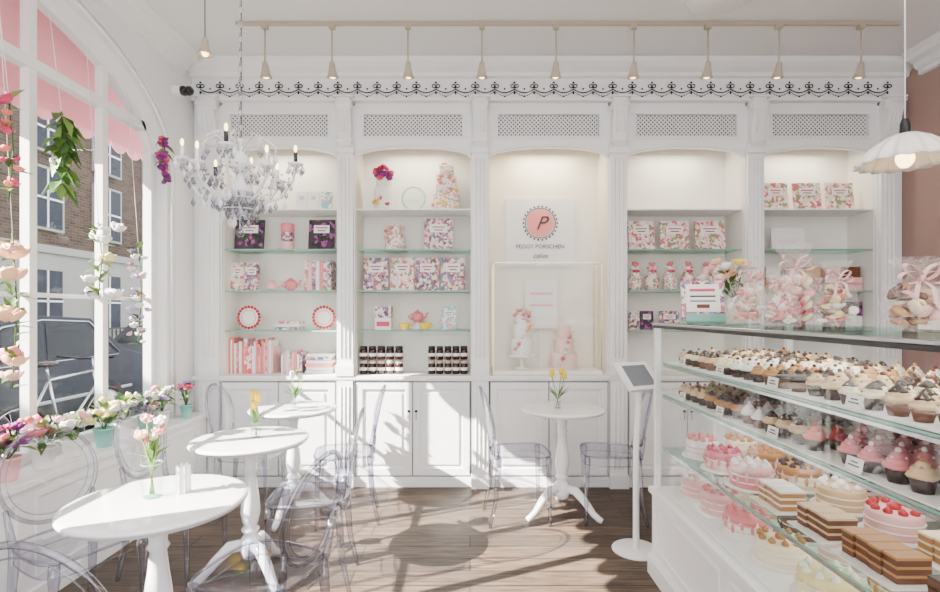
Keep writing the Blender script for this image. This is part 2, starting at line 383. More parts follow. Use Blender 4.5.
cp=[(-.04,3.30),(-.07,3.31),(-.08,3.335),(-.12,3.36),(-.15,3.39),(-.16,ZC-.002),(.35,ZC-.002),(.35,3.30)]
cab.prism([(XL+.005,Y0+q[0],q[1]) for q in cp],(XR-XL-.01,0,0),WHITE)
cab.bb(XL+.005,XR-.005,Y0-.055,Y0,3.12,3.145,WHITE)
cab.obj('display_cabinet',bevel=.003)
# frieze swag decoration
b=B(); x=XL+.08; st=.158; yy=Y0-.047
nsw=int((XR-XL-.16)/st)
for i in range(nsw+1):
    xa=x+i*st
    if i<nsw:
        b.tube([(xa+st*t/8,yy,3.212-.028*math.sin(math.pi*t/8)) for t in range(9)],.0045,DKTRIM,5)
        for t in range(1,12): b.ell((xa+st*t/12,yy,3.198-.040*math.sin(math.pi*t/12)),(.0048,.004,.0048),DKTRIM,5,4)
        b.ell((xa+st/2,yy,3.15),(.009,.004,.009),DKTRIM,6,4)
        b.ell((xa+st/2,yy,3.215),(.008,.004,.008),DKTRIM,6,4)
    for sg in (-1,1):
        b.tube([(xa+sg*.026*(1-math.cos(2*math.pi*t/8))*.6,yy,3.238+.014*math.sin(2*math.pi*t/8)+sg*0) for t in range(8)],.0042,DKTRIM,5,closed=True)
    b.ell((xa,yy,3.228),(.011,.004,.011),DKTRIM,6,4); b.ell((xa,yy,3.185),(.008,.004,.015),DKTRIM,6,4)
    b.ell((xa,yy,3.266),(.009,.004,.009),DKTRIM,6,4)
b.obj('frieze_garland')
# ------------------------------------------------------------------ shelf contents
SZ=[2.27,1.94,1.60,1.27,ZL]
YS=4.36
X=lambda px: PXm(px,YS)
def book(b,x,z,w,h,cover,y=YS,tilt=.12,d=.02,label=True):
    M=Matrix.Translation((x,y,z))@Matrix.Rotation(-tilt,4,'X')
    b.bb(-w/2,w/2,0,d,0.002,h,cover,M); b.bb(-w/2+.004,w/2-.001,.003,d-.003,.001,h-.002,PAPER,M)
    if label:
        b.bb(-w*.3,w*.3,-.002,0,h*.56,h*.82,LABEL,M); b.bb(-w*.22,w*.22,-.003,-.001,h*.71,h*.75,HPINK,M); b.bb(-w*.15,w*.15,-.003,-.001,h*.62,h*.65,DARK,M)
def books(name,items,z,**k):
    b=B()
    for (px0,px1,h,c) in items: book(b,X((px0+px1)/2),z,X(px1)-X(px0),h,c,**k)
    return b.obj(name)
def cake(b,c,tiers,mat,top=None,board=WPET):
    x,y,z=c
    b.lathe([(tiers[0][0]+.02,0),(tiers[0][0]+.02,.008)],(x,y,z),board,28)
    zz=z+.008
    for (r,h) in tiers:
        b.lathe([(r*.98,0),(r,.006),(r,h-.008),(r*.95,h),(.0,h)],(x,y,zz),mat,28); 
        n=int(r*170)
        for i in range(n):
            a=2*math.pi*i/n; b.ell((x+r*math.cos(a),y+r*math.sin(a),zz+.006),.006,LPINK,5,4)
        zz+=h
    return zz
def teapot(b,c,s,mat):
    c=Vector(c); b.ell(c+Vector((0,0,s*.9)),(s,s,s*.85),mat,16,10)
    b.lathe([(s*.5,0),(s*.55,s*.1),(s*.4,s*.2)],c,mat,14)
    b.lathe([(s*.5,0),(s*.35,s*.15),(0,s*.2)],c+Vector((0,0,s*1.62)),mat,14); b.ell(c+Vector((0,0,s*1.9)),s*.14,mat,8,6)
    b.tube([c+Vector((s*.8,0,s*.7)),c+Vector((s*1.3,0,s*.9)),c+Vector((s*1.45,0,s*1.4)),c+Vector((s*1.7,0,s*1.6))],[s*.25,s*.2,s*.14,s*.1],mat,8)
    b.tube([c+Vector((-s*(.85+.55*math.sin(math.pi*t/8)),0,s*(1.35-.9*t/8))) for t in range(9)],s*.09,mat,6)
def cup(b,c,s,mat):
    b.lathe([(s*.4,0),(s*.45,s*.1),(s*.85,s*.7),(s,s*1.2),(s*.93,s*1.2),(s*.75,s*.7),(0,s*.2)],c,mat,14)
    b.tube([Vector(c)+Vector((s*(.85+.5*math.sin(math.pi*t/6)),0,s*(1-.6*t/6))) for t in range(7)],s*.09,mat,5)
# Bay1
b=B()
for k,px in enumerate((300,312,325)): book(b,X(px),SZ[0],.09,.17,[PAPER,LABEL,COV4][k],y=YS+.03)
b.obj('brochure_row')
books('flower_book',[(234,263,.26,COV2)],SZ[1]); books('flower_book',[(308,334,.26,COV2)],SZ[1])
b=B()
for k in range(3): b.lathe([(.05,0),(.055,.01),(.055,.065),(.05,.075)],(X(286),YS+.04,SZ[1]+k*.076),[LPINK,COV3,PINK][k],18)
b.obj('cake_tin')
books('cookbook_row',[(230,243,.24,COV1),(243.5,258,.24,COV3)],SZ[2])
b=B(); teapot(b,(X(271),YS+.02,SZ[2]),.048,LPINK); b.obj('teapot')
b=B(); teapot(b,(X(290),YS+.02,SZ[2]),.055,PINK); b.obj('teapot')
b=B()
for k in range(7): 
    xx=X(305)+k*.032; b.bb(xx,xx+.03,YS-.02,YS+.15,SZ[2],SZ[2]+.25-.01*(k%3),[COV1,LPINK,COV3,PAPER,PINK,COV1,COV3][k])
b.obj('book_row')
def wreath(name,x,z):
    b=B(); c=Vector((x,YS,z+.105)); M=rot('X',math.pi/2)
    b.lathe([(0,-.004),(.075,-.004),(.085,0),(.075,.004),(0,.004)],c,WPET,24,M)
    for i in range(20):
        a=2*math.pi*i/20; b.ell(c+Vector((math.cos(a)*.088,-.004,math.sin(a)*.088)),(.0135,.006,.0135),RED,7,5)
    b.tube([c+Vector((.06*math.cos(2*math.pi*t/20),-.006,.06*math.sin(2*math.pi*t/20))) for t in range(20)],.002,HPINK,5,closed=True)
    b.bb(x-.03,x+.03,YS+.005,YS+.06,z,z+.02,WPET)
    b.obj(name)
wreath('decorative_plate',X(249),SZ[3]); wreath('decorative_plate',X(324),SZ[3])
b=B()
for k in range(3): b.bb(X(275),X(299),YS,YS+.15,SZ[3]+k*.025,SZ[3]+k*.025+.022,[COV3,PAPER,COV1][k])
b.obj('book_stack')
b=B(); xx=X(230); k=0
while xx<X(274):
    w=random.choice((.014,.018,.024)); h=random.uniform(.22,.30); b.bb(xx,xx+w-.002,YS-.03+random.uniform(0,.015),YS+.15,SZ[4]+.001,SZ[4]+h,random.choice([CORAL,PINKB,LPINK,PINK,PAPER,PINKB])); xx+=w; k+=1
b.obj('pink_book_row')
b=B()
for k in range(6): b.bb(X(306)+.01*(k%2),X(333)-.01*((k+1)%2),YS-.02,YS+.16,SZ[4]+.001+k*.028,SZ[4]+k*.028+.026,[PAPER,LABEL,PINK,PAPER,COV3,PAPER][k])
b.obj('book_stack')
b=B()
for k in range(8): b.bb(X(282)+k*.022,X(282)+k*.022+.018,YS-.02,YS+.15,SZ[4]+.001,SZ[4]+.16+.015*(k%3),[PAPER,LPINK,PAPER,COV1,LPINK,PINK,PAPER,COV3][k])
b.obj('leaflet_row')
# Bay2
b=B(); zz=cake(b,(X(383),YS+.05,SZ[0]),[(.085,.19),(.065,.10)],WPET)
for k in range(20): o=rv(); rose(b,(X(383)+o.x*.08,YS+.02+o.y*.05,zz+.02+o.z*.05),.038,random.choice([RED,HPINK,PURP]))
for k in range(6): o=rv(); rose(b,(X(383)+o.x*.08,YS-.03,SZ[0]+.05+abs(o.z)*.05),.025,YEL if k%2 else HPINK)
b.obj('flower_cake')
b=B(); c=Vector((X(413),YS+.06,SZ[0]+.11)); b.lathe([(0,0),(.08,.003),(.10,.012),(.085,.012),(0,.008)],c,SHG,24,rot('X',1.45)); b.bb(c.x-.05,c.x+.05,c.y-.01,c.y+.05,SZ[0],SZ[0]+.02,TEAL); 
b.tube([c+Vector((.1*math.cos(2*math.pi*t/24),-.01,.1*math.sin(2*math.pi*t/24))) for t in range(24)],.005,TEAL,6,closed=True); b.obj('glass_plate')
b=B(); zz=cake(b,(X(446),YS+.08,SZ[0]),[(.115,.14),(.09,.13),(.065,.11)],CHINTZ)
for k in range(22): o=rv(); a=random.uniform(3.4,6); t=random.random(); r=.115-.05*t; rose(b,(X(446)+math.cos(a)*r,YS+.08+math.sin(a)*r,SZ[0]+.03+t*.36),.026,random.choice([LPINK,WPET,PINK,CORAL,YEL]))
for k in range(4): o=rv(); rose(b,(X(446)+o.x*.03,YS+.08+o.y*.03,zz+.015),.025,PINK)
b.obj('tiered_cake')
b=B(); zz=cake(b,(X(394),YS+.07,SZ[1]),[(.09,.12),(.06,.09)],CHINTZ)
for k in range(14): o=rv(); rose(b,(X(394)+o.x*.085,YS+.0+o.y*.03,SZ[1]+.12+o.z*.1),.022,random.choice([LPINK,PINK,PEACH]))
b.obj('flower_cake')
books('cookbook',[(424,453,.27,COV3)],SZ[1])
books('cookbook_row',[(363,388,.28,COV3),(390,414,.28,COV1),(415,439,.28,COV3),(441,465,.28,COV3)],SZ[2])
b=B(); b.bb(X(375),X(391),YS,YS+.12,SZ[3],SZ[3]+.10,LABEL); b.bb(X(375),X(391),YS,YS+.12,SZ[3]+.102,SZ[3]+.2,COV3); b.bb(X(376.5),X(389.5),YS-.003,YS,SZ[3]+.03,SZ[3]+.07,HPINK); b.obj('gift_box')
b=B(); teapot(b,(X(416),YS+.12,SZ[3]+.06),.055,PINK); b.lathe([(.07,0),(.075,.01),(.03,.05),(.06,.06)],(X(416),YS+.12,SZ[3]),WPET,16); b.obj('teapot')
b=B(); cup(b,(X(405),YS-.03,SZ[3]),.05,YEL); b.obj('teacup')
b=B(); cup(b,(X(426),YS-.03,SZ[3]),.05,YEL); b.obj('teacup')
books('gift_card',[(441,456,.2,COV4)],SZ[3])
def jars(name,x0,x1,n=5):
    b=B()
    for r in range(2):
        for k in range(n):
            xx=x0+(x1-x0)*(k+.5)/n; zz=SZ[4]+.001+r*.118; rr=(x1-x0)/n*.46
            b.lathe([(rr*.9,0),(rr,.006),(rr,.075),(rr*.85,.088)],(xx,YS-.03,zz),JAM,14)
            b.lathe([(rr*.9,.088),(rr*.93,.09),(rr*.93,.108),(rr*.85,.112)],(xx,YS-.03,zz),FIX if r==0 else DARK,14)
            b.lathe([(rr*1.02,.03),(rr*1.02,.055)],(xx,YS-.03,zz),LABEL,14,cap=False)
    b.obj(name)
jars('jam_jar_row',X(360),X(404)); jars('jam_jar_row',X(428),X(468))
# Bay3 sign + case
sg=bpy.data.objects.new('shop_sign',None); bpy.context.scene.collection.objects.link(sg); 
ys=YB-.03
sx,sz=P(540,232,ys)
def child(o,par): o.parent=par
b=B(); w=.30; h=.29
b.bb(sx-w,sx+w,ys-.012,ys+.008,sz-h,sz+h,PAPER)
o=b.obj('panel'); child(o,sg)
b=B(); c=Vector((sx,ys-.014,sz+.075)); b.lathe([(0,0),(.118,0),(.118,.003),(0,.003)],c,EMB,40,rot('X',math.pi/2),smooth=False)
for i in range(26):
    a=2*math.pi*i/26; b.ell(c+Vector((.147*math.cos(a),-.002,.147*math.sin(a))),(.0085,.003,.0085),DARK,7,5)
b.tube([c+Vector((.131*math.cos(2*math.pi*i/40),-.002,.131*math.sin(2*math.pi*i/40))) for i in range(40)],.0035,DARK,4,closed=True)
o=b.obj('emblem'); child(o,sg)
def text(s,x,y,z,size,mat,par,shear=0):
    cu=bpy.data.curves.new('lettering','FONT'); cu.body=s; cu.size=size; cu.align_x='CENTER'; cu.align_y='CENTER'; cu.extrude=.001; cu.shear=shear
    o=bpy.data.objects.new('lettering',cu); bpy.context.scene.collection.objects.link(o); o.location=(x,y,z); o.rotation_euler=(math.pi/2,0,0); cu.materials.append(mat)
    if par: o.parent=par
    return o
text('P',sx,ys-.021,sz+.07,.17,DARK,sg,.4)
text('PEGGY PORSCHEN',sx,ys-.016,sz-.13,.050,DARK,sg); text('cakes',sx,ys-.016,sz-.21,.06,DARK,sg,.4)
# glass display case
b=B(); x0,x1=U(493),U(603); cz0,cz1=ZL+.003,1.82; cy0,cy1=Y0+.02,YB-.06
BR=simple('brass_rail',(.82,.72,.50),.3,metal=1)
b.bb(x0,x1,cy0,cy1,cz0,cz0+.03,CREAM3)
for xx in (x0,x1-.009):
    for yy in (cy0,cy1-.009): b.bb(xx,xx+.009,yy,yy+.009,cz0+.03,cz1,BR)
for yy in (cy0,cy1-.012): b.bb(x0,x1,yy,yy+.012,cz1,cz1+.009,BR if yy==cy0 else WHITE)
for xx in (x0,x1-.012): b.bb(xx,xx+.012,cy0,cy1,cz1,cz1+.009,WHITE)
b.quad([(x0+.012,cy0+.005,cz0+.03),(x1-.012,cy0+.005,cz0+.03),(x1-.012,cy0+.005,cz1),(x0+.012,cy0+.005,cz1)],GLASS)
b.quad([(x0+.01,cy0,cz1+.006),(x1-.01,cy0,cz1+.006),(x1-.01,cy1,cz1+.006),(x0+.01,cy1,cz1+.006)],GLASS)
b.obj('glass_display_case')
zc=cz0+.032
b=B(); cx=X(522); b.lathe([(.07,0),(.07,.008),(.015,.02),(.015,.085),(.03,.1),(.12,.105),(.12,.12)],(cx,YS+.03,zc),WPET,28)
zz=cake(b,(cx,YS+.03,zc+.12),[(.10,.13),(.075,.12),(.05,.08)],WPET)
for k in range(16): o=rv(); rose(b,(cx+o.x*.06,YS+.01+o.y*.03,zz-.02+o.z*.06),.03,random.choice([WPET,LPINK,PEACH,PINK]))
for k in range(10): rose(b,(cx-.06+k*.014,YS-.05-.02*math.sin(k),zc+.17+.022*k),.022,random.choice([PINK,LPINK,WPET,YEL]))
b.obj('tiered_cake')
b=B(); cx=X(565); zz=cake(b,(cx,YS+.04,zc),[(.11,.13),(.085,.12),(.06,.11)],simple('blush_icing',(.92,.76,.72),.5))
for k in range(7): rose(b,(cx-.05+k*.017,YS-.06-.02*math.sin(k),zc+.05+.045*k),.024,random.choice([WPET,PINK]))
b.obj('tiered_cake')
b=B(); x_,z_=P(541,304,4.5); b.bb(x_-.14,x_+.14,4.49,4.50,z_-.21,z_+.21,PAPER); b.bb(x_-.1,x_+.1,4.487,4.49,z_+.08,z_+.1,LPINK); b.bb(x_-.1,x_+.1,4.487,4.49,z_-.02,z_+.0,LPINK)
b.bb(x_-.006,x_+.006,4.50,4.506,zc-.002,z_,WHITE); b.obj('menu_card')
# Bay4
books('cookbook_row',[(629,655,.25,COV1),(661,690,.25,COV1),(696,726,.25,COV1)],SZ[1])
b=B()
for k,px in enumerate((635,652,670,688,706)):
    b.lathe([(.045,0),(.055,.02),(.06,.1),(.035,.16),(.045,.20)],(X(px),YS,SZ[2]),COV1 if k%2 else CHINTZ,14); b.ell((X(px),YS-.03,SZ[2]+.16),(.03,.015,.02),HPINK,7,5)
    rose(b,(X(px),YS,SZ[2]+.22),.034,PINK)
b.obj('sweet_bag_row')
books('cookbook_row',[(629,640,.16,COV3),(641,654,.16,COV2),(660,680,.16,COV3),(690,710,.16,COV3)],SZ[3])
# Bay5
books('cookbook_row',[(765,789,.24,COV1),(795,822,.24,COV1),(828,855,.24,COV1)],SZ[0])
b=B(); book(b,X(789),SZ[1],.28,.19,PAPER,label=False); b.bb(X(780),X(798),YS-.0,YS+.02,SZ[1]+.05,SZ[1]+.09,LABEL); b.obj('sign_card')
b=B()
for k,px in enumerate((774,794,814,834,854)):
    b.bb(X(px)-.07,X(px)+.07,YS,YS+.12,SZ[2],SZ[2]+.11,[BEIGE,LABEL,COV1,WPET,LPINK][k]); b.bb(X(px)-.06,X(px)+.06,YS+.01,YS+.11,SZ[2]+.112,SZ[2]+.2,[LABEL,COV1,BEIGE,LPINK,BROWN][k])
    b.bb(X(px)-.071,X(px)+.071,YS-.003,YS,SZ[2]+.05,SZ[2]+.065,PINK)
b.obj('gift_box_row')
b=B()
for k in range(5):
    for r in range(2): b.bb(X(774+k*20)-.07,X(774+k*20)+.07,YS,YS+.12,SZ[3]+r*.12,SZ[3]+r*.12+.115,random.choice([COV3,COV2,BROWN,LABEL]))
b.obj('hamper_box_row')
# ------------------------------------------------------------------ tables
b=B(); R=.296
b.lathe([(0,.72),(R-.03,.72),(R-.012,.724),(R-.012,.732),(R,.736),(R+.002,.744),(R-.004,.75),(R-.02,.752),(0,.752)],(0,0,0),TABW,64)
b.lathe([(.13,.72),(.125,.70),(.05,.695),(.04,.68),(.032,.64),(.03,.60),(.038,.585),(.028,.57),(.034,.5),(.046,.42),(.05,.36),(.04,.31),(.03,.29),(.045,.275),(.045,.265),(.03,.25),(.05,.22),(.055,.17),(.045,.13),(.02,.11)],(0,0,0),TABW,28)
for k in range(3):
    a=k*2*math.pi/3+.5; d=Vector((math.cos(a),math.sin(a),0))
    b.tube([d*.03+Vector((0,0,.19)),d*.10+Vector((0,0,.185)),d*.17+Vector((0,0,.12)),d*.225+Vector((0,0,.055)),d*.265+Vector((0,0,.026)),d*.29+Vector((0,0,.018))],[.03,.032,.027,.022,.022,.018],TABW,10)
TP=[(-1.115,1.86),(-1.165,2.76),(-1.235,3.64),(.645,3.64)]
t0=b.obj('pedestal_table',(*TP[0],0),.3)
for i,(x,y) in enumerate(TP[1:]): place('pedestal_table',t0.data,(x,y,0),.9+i*1.1)
# ------------------------------------------------------------------ ghost chairs
def chair_mesh():
    b=B(); n=36
    def outline(s=1):
        o=[]
        for i in range(n):
            a=2*math.pi*i/n; ca,sa=math.cos(a),math.sin(a)
            px=.20*math.copysign(abs(ca)**.55,ca); wy=.195+.02*px/.2
            o.append((px*s,wy*math.copysign(abs(sa)**.55,sa)*s))
        return o
    o=outline(); oi=outline(.9)
    V=[(p[0],p[1],.462) for p in o]+[(p[0],p[1],.455) for p in oi]+[(0,0,.45)]
    Fc=[(i,(i+1)%n,n+(i+1)%n,n+i) for i in range(n)]+[(n+i,n+(i+1)%n,2*n) for i in range(n)]
    b.add(V,Fc,ACR,True)
    V=[(p[0],p[1],.462) for p in o]+[(p[0]*.985,p[1]*.985,.405) for p in o]
    b.add(V,[(i,(i+1)%n,n+(i+1)%n,n+i) for i in range(n)],ACR,True)
    b.tube([(p[0],p[1],.462) for p in o],.0055,ACRE,6,closed=True); b.tube([(p[0]*.985,p[1]*.985,.405) for p in o],.003,ACRE,6,closed=True)
    for sy in (-1,1):
        b.tube([(.165,sy*.165,.455),(.167,sy*.167,.40),(.168,sy*.168,.37),(.172,sy*.172,.18),(.175,sy*.175,.0)],[.02,.022,.018,.014,.010],ACRE,8)
        b.tube([(-.165,sy*.15,.455),(-.17,sy*.15,.36),(-.185,sy*.155,.18),(-.225,sy*.16,.0)],[.02,.02,.015,.011],ACRE,8)
        b.tube([(-.175,sy*.15,.45),(-.19,sy*.155,.52),(-.20,sy*.165,.60)],[.018,.014,.010],ACRE,8)
    zc,hz,hy=.705,.20,.185
    def bp(a,s): 
        y=hy*s*math.cos(a); z=zc+hz*s*math.sin(a); return (-.195-.19*(z-.5)+.7*(y*y),y,z)
    m=40
    b.tube([bp(2*math.pi*i/m,1) for i in range(m)],.009,ACRE,8,closed=True)
    V=[];Fc=[]
    rs=(1,.8,.55,.3)
    for s in rs: V+= [bp(2*math.pi*i/m,s) for i in range(m)]
    V.append(bp(0,0))
    for j in range(3): Fc+=[(j*m+i,j*m+(i+1)%m,(j+1)*m+(i+1)%m,(j+1)*m+i) for i in range(m)]
    Fc+=[(3*m+i,3*m+(i+1)%m,4*m) for i in range(m)]
    b.add(V,Fc,ACR,True)
    b.tube([bp(2*math.pi*i/m,.84) for i in range(m)],.0022,ACRE,5,closed=True)
    return b
CH=[(-.97,1.42,math.pi/2-.12),(-.78,1.96,math.pi-.25),(-1.66,2.20,-.45),(-.84,2.74,math.pi+.1),(-1.62,2.88,-.1),(-.86,3.58,math.pi+.2),(-1.56,3.70,.0),(.34,3.60,0.1),(.97,3.60,math.pi-.15)]
c0=chair_mesh().obj('dining_chair',(CH[0][0],CH[0][1],0),CH[0][2])
for (x,y,a) in CH[1:]: place('dining_chair',c0.data,(x,y,0),a)
# ------------------------------------------------------------------ table vases
def vase(name,x,y,cols,n=2,h=.10,r=.03,fh=.2,fr=.024,tul=False):
    b=B(); z=.753
    b.lathe([(r*.8,0),(r,.006),(r,h*.6),(r*.8,h*.85),(r*.95,h)],(x,y,z),GLASS,16,cap=False); b.lathe([(0,.002),(r*.8,.002)],(x,y,z),GEDGE,16,cap=False)
    b.tube([(x+r*.95*math.cos(2*math.pi*t/16),y+r*.95*math.sin(2*math.pi*t/16),z+h) for t in range(16)],.002,GEDGE,5,closed=True)
    b.lathe([(r*.84,.01),(r*.92,h*.55)],(x,y,z),SHG,16,cap=False)
    for k in range(n):
        o=rv(); p=Vector((x+o.x*.045,y+o.y*.03,z+fh*random.uniform(.75,1.08)))
        b.tube([(x+o.x*-.01,y,z+.01),(x+o.x*.01,y,z+h),p],.0025,LGRN,5)
        c=cols[k%len(cols)]
        if tul:
            b.ell(p+Vector((0,0,.015)),(.018,.018,.028),c,8,6)
            for q in range(3): a=q*2.1; b.ell(p+Vector((math.cos(a)*.010,math.sin(a)*.010,.02)),(.011,.011,.026),c,6,5)
            leaf(b,(x,y,z+h*.6),(o.x,o.y,1.4),.14,.017,LGRN)
            leaf(b,(x,y,z+h*.7),(-o.x,o.y,1.0),.11,.014,GRN)
        else: rose(b,p,fr,c)
    if not tul:
        for k in range(8): o=rv(); leaf(b,(x,y,z+h*1.1),(o.x,o.y,.9),.08,.015,LGRN)
    b.obj(name)
vase('flower_vase',-1.15,1.88,[PINK,LPINK,WPET,PEACH],9,.12,.037,.26,.024)
vase('flower_vase',-1.14,2.77,[YEL],3,.08,.028,.2,tul=True)
vase('flower_vase',-1.225,3.64,[WPET,LGRN],3,.09,.03,.22,tul=True)
vase('flower_vase',.61,3.62,[YEL],3,.09,.028,.24,tul=True)
b=B(); x,y,z=-1.06,1.92,.753; b.lathe([(.03,0),(.032,.07),(.032,.085)],(x,y,z),GLASS,16,cap=False)
for k in range(14): o=rv(); b.bb(x+o.x*.018-.004,x+o.x*.018+.004,y+o.y*.018-.004,y+o.y*.018+.004,z,z+.10+o.z*.01,PAPER)
b.obj('sugar_sachet_jar')
# ------------------------------------------------------------------ window flowers
def pot(name,x,y,pm,cols,n=7,r=.055,h=.11,sp=.085,fh=.12,fr=.034):
    b=B(); b.lathe([(r*.7,0),(r*.72,.004),(r,h-.01),(r*1.08,h-.01),(r*1.08,h),(r*.95,h),(r*.9,h-.02),(0,h-.02)],(x,y,LZ+.001),pm,20)
    bouquet(b,(x,y,LZ+h-.02),(x,y,LZ+h+fh),sp,n,fr,cols,30 if y<3.85 else 8,ll=.08 if y<3.85 else .05)
    b.obj(name)
pot('potted_flowers',-2.20,2.26,LPINK,[CORAL,PINK,WPET],9,.06,.12,.09,.12,.045)
pot('potted_flowers',-2.20,2.47,LPINK,[HPINK,PINK,PURP],12,.055,.11,.08,.10,.04)
pot('potted_flowers',-2.18,2.66,WPET,[WPET,CORAL,PINK],9,.055,.11,.08,.10,.043)
pot('potted_flowers',-2.20,2.88,WPET,[WPET,LPINK,LYEL],8,.055,.10,.085,.11,.043)
pot('potted_flowers',-2.18,3.10,TEAL,[WPET,LYEL],8,.055,.11,.08,.10,.038)
pot('potted_flowers',-2.20,3.30,WPET,[WPET,LYEL,YEL],8,.05,.12,.08,.11,.040)
pot('potted_flowers',-2.18,3.50,TEAL,[LPINK,WPET,LILAC],10,.05,.10,.08,.11,.035)
pot('potted_flowers',-2.19,3.70,WPET,[LILAC,PINK,WPET],9,.05,.10,.07,.13,.033)
pot('potted_flowers',-2.145,3.93,TEAL,[HPINK,PURP,PINK,LILAC],13,.042,.10,.045,.14,.03)
def hang(name,x,y,ztop,zbot,cols,n,fr,sp,leaves=14,down=False,ll=.09):
    b=B(); za=archZ(y)-.002; xs=-2.28
    b.tube([(xs,y,za),((xs+x)/2,y,(za+ztop)/2),(x,y,ztop)],.0018,PAPER,5)
    b.tube([(x,y,ztop),(x+.01,y+.015,(ztop+zbot)/2),(x,y,zbot)],.004,GRN,5)
    for i in range(n):
        t=random.random(); o=rv(); z=ztop+(zbot-ztop)*t
        rose(b,(x+o.x*sp*.6,y+o.y*sp,z),fr*random.uniform(.7,1.1),random.choice(cols))
    for i in range(leaves):
        t=random.random(); o=rv(); z=ztop+(zbot-ztop)*t
        leaf(b,(x,y,z),(o.x*.6,o.y,-.6 if down else .3+o.z*.5),ll*random.uniform(.7,1.3),ll*.22,random.choice([GRN,LGRN]))
    b.obj(name)
hang('hanging_flowers',-2.2,2.80,2.50,2.12,[LGRN,WPET],3,.03,.05,46,True,.13)
hang('hanging_flowers',-2.17,3.68,2.66,2.34,[PURP,HPINK,PURP],34,.03,.04,10,True)
hang('hanging_flowers',-2.2,3.08,1.95,1.52,[WPET,LYEL,WPET],10,.06,.10,24)
hang('hanging_flowers',-2.2,2.50,1.80,1.05,[LPINK,PEACH,PINK],7,.075,.05,26)
hang('hanging_flowers',-2.2,3.45,1.85,1.20,[LILAC,WPET,LPINK],34,.03,.06,12)
hang('hanging_flowers',-2.2,2.48,2.45,1.95,[HPINK,CORAL],14,.03,.04,10)
# ------------------------------------------------------------------ glass counter
CX0,CX1,CY0,CY1=1.0,1.74,.35,2.83; CZ=.47; CT=1.36
b=B()
b.bb(CX0-.01,CX1,CY0,CY1,.10,CZ-.03,WHITE); b.bb(CX0-.03,CX1+.01,CY0,CY1+.015,0,.10,WHITE); b.bb(CX0-.022,CX1,CY0,CY1+.01,.10,.115,WHITE)
b.bb(CX0-.025,CX1+.01,CY0,CY1+.015,CZ-.03,CZ,WHITE)
for i in range(3):
    y1=CY1-.06-i*.8; y0=y1-.72
    for (a,c,d,e) in ((y0,y1,.38,.40),(y0,y1,.15,.17),(y0,y0+.02,.17,.38),(y1-.02,y1,.17,.38)): b.bb(CX0-.02,CX0-.01,a,c,d,e,WHITE)
b.bb(CX0,CX0+.03,CY1-.03,CY1,CZ,CT-.01,WHITE); b.bb(CX1-.03,CX1,CY1-.03,CY1,CZ,CT-.01,WHITE)
b.bb(CX1-.03,CX1,CY0,CY0+.03,CZ,CT-.01,WHITE)
b.bb(CX0-.005,CX1,CY0,CY1,CT-.008,CT-.002,SHG)
b.bb(CX0-.008,CX0-.004,CY0,CY1,CT-.012,CT,CHROME); b.bb(CX0-.006,CX0+.004,CY0,CY1,CT-.026,CT-.012,DARK); b.bb(CX0-.008,CX1,CY1,CY1+.004,CT-.012,CT,GEDGE)
b.quad([(CX0+.002,CY0,CZ),(CX0+.002,CY1,CZ),(CX0+.002,CY1,CT-.01),(CX0+.002,CY0,CT-.01)],CGLASS)
b.quad([(CX0+.03,CY1-.01,CZ),(CX1-.03,CY1-.01,CZ),(CX1-.03,CY1-.01,CT-.01),(CX0+.03,CY1-.01,CT-.01)],GLASS)
b.bb(CX1-.015,CX1-.005,CY0+.03,CY1-.03,CZ,1.14,simple('sliding_door_panel',(.54,.49,.47),.25))
b.bb(CX1-.02,CX1,CY0,CY1,1.14,1.16,CHROME)
SH=[1.15,.98,.70]
for z in SH:
    b.bb(CX0+.035,CX1-.03,CY0+.02,CY1-.04,z-.009,z-.002,SHG); b.bb(CX0+.031,CX0+.035,CY0+.02,CY1-.04,z-.010,z-.001,GEDGE)
    b.bb(CX0+.035,CX0+.05,CY0+.02,CY1-.04,z-.024,z-.010,CHROME)
b.bb(CX0+.02,CX1-.03,CY0,CY1-.02,CZ+.001,CZ+.012,PAPER)
b.obj('glass_display_counter',bevel=.002)
# cupcakes
def cupcake(b,c,case,ic,top=None,s=1):
    x,y,z=c; r=.024*s; ph=random.random()*6
    b.lathe([(r,0),(r*1.38,.038*s)],c,case,12,mod=lambda a,z_:1+.04*math.cos(a*6))
    b.lathe([(r*1.30,.036*s),(r*1.52,.043*s),(r*1.40,.052*s),(r*1.12,.053*s),(r*1.18,.060*s),(r*.98,.067*s),(r*.72,.068*s),(r*.74,.074*s),(r*.4,.082*s),(0,.086*s)],c,ic,12,mod=lambda a,z_:1+.07*math.cos(4*a+z_*160/s+ph))
    if top=='drip':
        b.lathe([(r*1.05,.066*s),(r*.80,.074*s),(r*.45,.083*s),(0,.089*s)],c,CHOC,10,mod=lambda a,z_:1+.15*math.cos(5*a+ph))
    elif top:
        b.ell((x,y,z+.088*s),.0085*s,top,6,4)
        for k in range(3): a=ph+k*2.1; b.ell((x+.018*s*math.cos(a),y+.018*s*math.sin(a),z+.068*s),.005*s,top,5,4)
